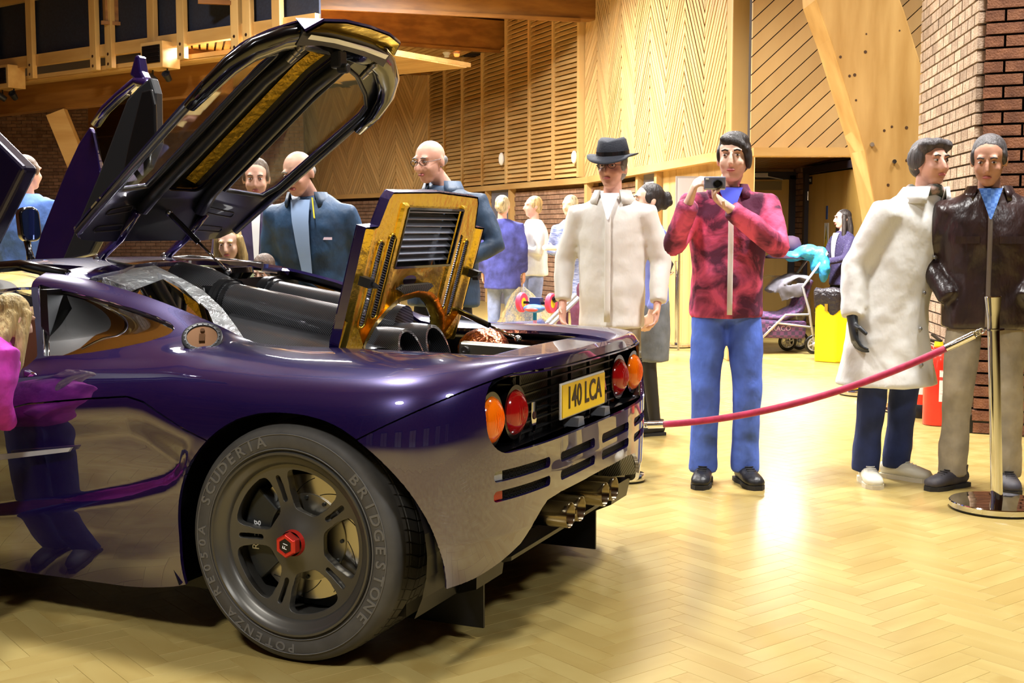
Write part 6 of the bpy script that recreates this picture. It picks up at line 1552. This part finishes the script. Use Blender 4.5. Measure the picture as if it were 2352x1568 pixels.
# far rope
velvet('distant rope running left from the thin stanchion', (fx - .05, fy, .80), (fx - .75, fy - .2, .80), .12, mat('dull rope', (150, 90, 120), .8))
h1 = aty(893, 600, 9.05); h2 = aty(1075, 600, 8.3)
stanchion('steel stanchion seen through the arch of the gold hatch', h1[0], 9.05, .90, .16); stanchion('steel stanchion behind the balding man', h2[0], 8.3, .90, .16)
velvet('crimson rope seen through the arch of the gold hatch', (h1[0] + .04, 9.05, .75), (h2[0] - .04, 8.3, .75), .26, m_velvet, .02)
stanchion('thin distant stanchion at the far end of the dull rope', fx - .8, fy - .2, .92, .15)
# --- fire extinguishers
def extinguisher(label, x, y, m_body, rz, lower=None):
    e = thing('fire_extinguisher', label, 'extinguisher', (x, y, 0), rz, 'fire extinguishers by the pillar')
    MB().lathe([(.06, 0), (.085, .004), (.088, .02), (.088, .40), (.08, .44), (.055, .475), (.03, .49), (.028, .50), (0, .50)], 32).build('cylinder', m_body, e, smooth=True, angle=40)
    if lower: MB().lathe([(.089, .0), (.0895, .003), (.0895, .09), (.088, .092)], 32, cap=False).build('base_skirt', lower, e, smooth=True, angle=40)
    MB().lathe([(.026, .50), (.03, .51), (.026, .535), (0, .535)], 16).build('valve', mat('yellow valve', (235, 200, 30), .4), e)
    MB().bar((0, -.02, .54), (.0, .07, .575), .02, .012).bar((0, -.02, .535), (0, .075, .54), .02, .010).build('lever', m_black, e)
    MB().tube([(.03, 0, .52), (.09, 0, .50), (.105, 0, .40), (.102, 0, .22)], .011, 10).build('hose', m_black, e, smooth=True)
    N_ = 10; lb = MB()
    for i in range(N_ + 1):
        a = math.radians(-120 + 75 * i / N_); lb.V += [(.0892 * math.cos(a), .0892 * math.sin(a), .16), (.0892 * math.cos(a), .0892 * math.sin(a), .36)]
    lb.F = [(2 * i, 2 * i + 2, 2 * i + 3, 2 * i + 1) for i in range(N_)]
    lb.build('label_panel', mat('white label', (236, 230, 224), .5, col2=(200, 70, 60), ns=26, st=(.3, .3, 2), ramp=(.55, .6)), e)
m_ext = mat('signal red enamel', (224, 46, 30), .25, coat=.5)
x1, y1, _ = atz(2158, 978, 0); x2, y2, _ = atz(2139, 962, 0)
extinguisher('nearer bright red fire extinguisher behind the beige trousers', x1, y1 + .06, m_ext, .3)
extinguisher('rear red fire extinguisher with a black base, left of the nearer one', x2 - .03, y2 + .1, m_ext, -.2, m_black)
# --- yellow bin with bag
bx, by, _ = atz(1897, 833, 0)
bn = thing('waste_bin', 'yellow five-sided waste bin lined with a black bag', 'bin', (bx + .22, by + .22, 0), 0)
PB = [(-.30, -.10), (-.14, -.24), (.14, -.24), (.30, -.10), (.22, .2), (-.22, .2)]
o = MB().prism(PB, 0, .64, 'z').build('bin_body', mat('yellow plastic', (240, 218, 20), .35, coat=.2), bn); bevel(o, .015)
MB().box((-.22, -.188, .52), (.03, .012, .07), rz=-.72).build('handle_slot', mat('dark yellow slot', (150, 120, 20), .6), bn)
V = []; n = 48
for k, (s, z) in enumerate(((1.03, .50), (1.05, .60), (1.06, .67), (1.0, .69), (.92, .66), (.86, .50))):
    for i in range(n):
        t = i / n * 6; j = int(t); f = t - j; a = PB[j % 6]; b = PB[(j + 1) % 6]; w_ = 1 + .02 * math.sin(i * 2.3 + k)
        V.append(((a[0] + (b[0] - a[0]) * f) * s * w_, (a[1] + (b[1] - a[1]) * f) * s * w_, z + (.05 * math.sin(i * .7) if k == 0 else .008 * math.sin(i * 1.9))))
mesh('bin_bag', V, [(k * n + i, k * n + (i + 1) % n, (k + 1) * n + (i + 1) % n, (k + 1) * n + i) for k in range(5) for i in range(n)], mat('black bin bag', (42, 38, 44), .22, bump=.6, bs=30), bn, True)
# --- pushchair by the doors
px_, py_, _ = atz(1852, 808, 0)
pu = thing('pushchair', 'grey and purple pushchair under a clear rain cover beside the yellow bin', 'pushchair', (px_, py_, 0), .1)
m_tubeg = mat('grey enamel tube', (176, 176, 184), .35, .5); m_seat = mat('purple check fabric', (106, 66, 110), .8, col2=(72, 60, 90), ns=26, kind='checker'); m_hood = mat('grey pushchair hood', (96, 94, 104), .8)
def pwheel(x, y, r, par=pu):
    w_ = MB().tube([(x + r * math.cos(t), y, r + r * math.sin(t) * .999) for t in np.linspace(0, 2 * PI, 33)[:-1]], .014, 8, closed=True).build('wheel', m_black, par, smooth=True); 
    w_.location = (0, 0, .014)
    MB().tube([(x + (r - .022) * math.cos(t), y, r + (r - .022) * math.sin(t)) for t in np.linspace(0, 2 * PI, 33)[:-1]], .009, 8, closed=True).lathe([(.022, -.02), (.022, .02)], 14, 'y', (x, y, r)).build('wheel_rim', m_tubeg, w_, smooth=True)
    for k in range(6):
        a = k * PI / 3; MB().bar((x + .02 * math.cos(a), y, r + .02 * math.sin(a)), (x + (r - .024) * math.cos(a + .3), y, r + (r - .024) * math.sin(a + .3)), .014, .012, up=(0, 1, 0)).build('spoke', m_tubeg, w_)
for yy in (-.22, .22): pwheel(0, yy, .085); pwheel(-.62, yy, .075)
pwheel(-.16, .12, .085)
for yy in (-.22, .22):
    MB().tube([(.0, yy, .10), (-.06, yy, .45), (-.13, yy, .68), (.12, yy, 1.02)], .014, 10).build('frame_tube', m_tubeg, pu, smooth=True)
    MB().tube([(-.62, yy, .09), (-.30, yy, .40), (-.05, yy, .40)], .013, 10).build('frame_tube', m_tubeg, pu, smooth=True)
    MB().tube([(-.40, yy, .32), (-.02, yy, .27)], .011, 8).build('frame_tube', m_tubeg, pu, smooth=True)
MB().tube([(.12, -.22, 1.02), (.14, 0, 1.04), (.12, .22, 1.02)], .016, 10).build('handle', m_black, pu, smooth=True)
g = MB(); g.tube([(-.55, 0, .38), (-.30, 0, .36), (-.12, 0, .45), (-.02, 0, .75)], [(.05, .19), (.06, .2), (.06, .2), (.05, .19)], 16, up=(0, 0, 1)); grow(g, 'seat', m_seat, pu, .016, 2)
g = MB(); g.tube([(-.40, 0, .62), (-.30, 0, .72), (-.16, 0, .78), (-.04, 0, .74)], [(.03, .19), (.03, .215), (.03, .22), (.05, .215)], 20, up=(0, 0, 1)); g.tube([(-.36, -.2, .60), (-.1, -.21, .66)], [(.09, .012), (.07, .012)], 10, up=(0, 0, 1)); grow(g, 'hood', m_hood, pu, .013, 2, .04)
o = MB().prism([(-.66, .17), (-.08, .15), (-.06, .33), (-.62, .36)], -.2, .2, 'y').build('basket', m_seat, pu); bevel(o, .03)
lettering('GRACO', .07, 'basket_lettering', mat('pale print', (170, 140, 170), .7), pu, Matrix.Translation((-.36, -.203, .26)) @ Matrix.Rotation(PI / 2, 4, 'X'), .001)
g = MB(); g.ell((-.34, -.0, .50), (.36, .27, .30), 26); rc = g.build('rain_cover', mat('clear plastic film', (235, 240, 250), .08, trans=1., ior=1.05, alpha=.35, bump=.6, bs=9), pu, smooth=True)
d = rc.modifiers.new('folds', 'DISPLACE'); d.texture = _tex; d.strength = .06
g = MB()
for (c, r) in (((-.02, -.05, .92), (.15, .16, .08)), ((.08, -.12, .84), (.10, .10, .14)), ((-.16, -.02, .88), (.10, .13, .05)), ((.10, -.20, .74), (.06, .05, .12))): g.ell(c, r, 16)
bj = grow(g, 'jacket', cloth('sky blue jacket', (50, 160, 226), .5, .75, bump=.9), None, .014, 2, .05); bj.location = (px_, py_ - .02, .10); tag(bj, 'bright blue jacket thrown over the pushchair hood', 'jacket')
m_hatp = mat('dark plum felt', (46, 26, 50), .8)
hp_ = thing('sun_hat', 'dark plum wide-brimmed hat lying on the pushchair behind the blue jacket', 'hat', (px_ - .17, py_ + .1, 1.02))
MB().lathe([(.10, .0), (.27, -.06), (.28, -.055), (.11, .02)], 30).build('hat_brim', m_hatp, hp_, smooth=True)
MB().lathe([(.12, .0), (.115, .09), (.09, .15), (.03, .17), (0, .17)], 26).build('hat_crown', m_hatp, hp_, smooth=True)
# --- second pushchair under clear film behind the car, with toy wheels
qx, qy = float(aty(1225, 740, 8.3)[0]), 8.3
p2 = thing('covered_pushchair', 'pushchair wrapped in crinkled clear plastic behind the car deck', 'pushchair', (qx, qy, 0), .0)
g = MB(); g.tube([(-.05, 0, .25), (-.06, 0, .45), (-.08, 0, .62)], [(.2, .26), (.2, .24), (.12, .14)], 18, up=(0, 1, 0)); grow(g, 'seat', mat('dark blue padding', (46, 54, 104), .8, col2=(90, 80, 90), ns=16), p2, .018, 2, .04)
for yy in (-.2, .2):
    for xx in (-.25, .25): pwheel(xx, yy, .09, p2)
    MB().tube([(-.25, yy, .1), (.05, yy, .55), (.3, yy, .80)], .014, 8).tube([(.25, yy, .1), (-.1, yy, .6)], .014, 8).build('frame_tube', m_tubeg, p2, smooth=True)
V = []; n = 40
for k in range(16):
    t = k / 15; r = .36 * (1 - t) ** .75 + .02
    for i in range(n):
        a = 2 * PI * i / n; f = 1 + .10 * math.sin(a * 5 + k * .7) + .05 * math.sin(a * 11 + k * 1.3); V.append((r * f * math.cos(a) - .08 * t, r * f * math.sin(a) * .9, .18 + .68 * t))
mesh('plastic_cover', V, [(k * n + i, k * n + (i + 1) % n, (k + 1) * n + (i + 1) % n, (k + 1) * n + i) for k in range(15) for i in range(n)], mat('crinkled film', (240, 244, 255), .07, trans=1., ior=1.08, alpha=.45, bump=.9, bs=14), p2, True)
ty = aty(1232, 700, 7.75)
toy = thing('toy_trike', 'upturned push-along toy with pink and yellow wheels behind the car deck', 'toy', (ty[0], 7.75, 0), -.5)
m_pk = mat('pink tyre', (238, 76, 110), .5); m_ye = mat('toy yellow', (246, 214, 40), .4); m_tb = mat('toy blue', (96, 140, 214), .4)
for s in (-1, 1):
    c = (s * .105, 0, aty(1232, 695, 7.75)[2])
    w_ = MB().lathe([(.045, -.014), (.058, -.016), (.064, -.008), (.064, .008), (.058, .016), (.045, .014)], 28, 'x', c).build('wheel', m_pk, toy, smooth=True, angle=40); w_.rotation_euler = (0, 0, 0)
    MB().lathe([(0, -.016), (.046, -.013), (.046, .013), (0, .016)], 24, 'x', c).build('wheel_hub', m_ye, w_, smooth=True, angle=40)
zt = aty(1232, 695, 7.75)[2]
MB().tube([(-.1, 0, zt), (.1, 0, zt)], .009, 10).build('axle', m_black, toy)
MB().box((.0, 0, zt + .01), (.075, .05, .045)).build('gear_block', mat('navy plastic', (44, 60, 110), .4), toy)
o = MB().ell((0, -.03, zt - .035), (.075, .05, .028), 20).build('foot_plate', m_tb, toy, smooth=True); MB().ell((0, -.07, zt - .04), (.048, .02, .014), 16).build('plate_sticker', mat('red sticker', (226, 96, 90), .4), o, smooth=True)
MB().tube([(0, -.02, zt - .05), (0, -.02, zt - .11)], .0125, 10).build('stem', mat('toy cyan', (10, 130, 190), .4), toy)
MB().tube([(0, -.02, zt - .11), (0, -.02, .0)], .0125, 10).build('push_pole', mat('pale pink plastic', (240, 170, 226), .4), toy)
MB().tube([(.12, .0, zt + .02), (.2, .02, zt + .06)], .02, 10).build('grip', m_black, toy)
# --- pale notice board on the wooden wall
nb = aty(1577, 470, 12.9)
no = thing('notice_board', 'pale framed notice board on the wooden wall left of the boy', 'notice board', (nb[0], nb[1] - .25, 0), 0)
MB().box((0, 0, 1.52), (.30, .03, .56)).build('frame', mat('pale aluminium', (206, 206, 216), .35, .6), no)
MB().box((0, -.017, 1.52), (.26, .006, .52)).build('sheet', mat('pale lilac sheet', (206, 204, 220), .6), no)
MB().tube([(-.1, .02, 0), (-.1, .02, 1.25)], .012, 8).tube([(.1, .02, 0), (.1, .02, 1.25)], .012, 8).build('leg', m_steel, no)
ps = thing('white_framed_poster', 'narrow white-edged poster on the dark panel behind the man in the hat', 'poster', wr.matrix_basis @ Vector((t_(1501), -.05, 1.62)), wr.rotation_euler.z)
MB().box((0, 0, 0), (.36, .01, .42)).build('border', m_white, ps); MB().box((0, -.008, 0), (.31, .006, .37)).build('sheet', mat('grey sheet', (112, 104, 112), .6), ps)
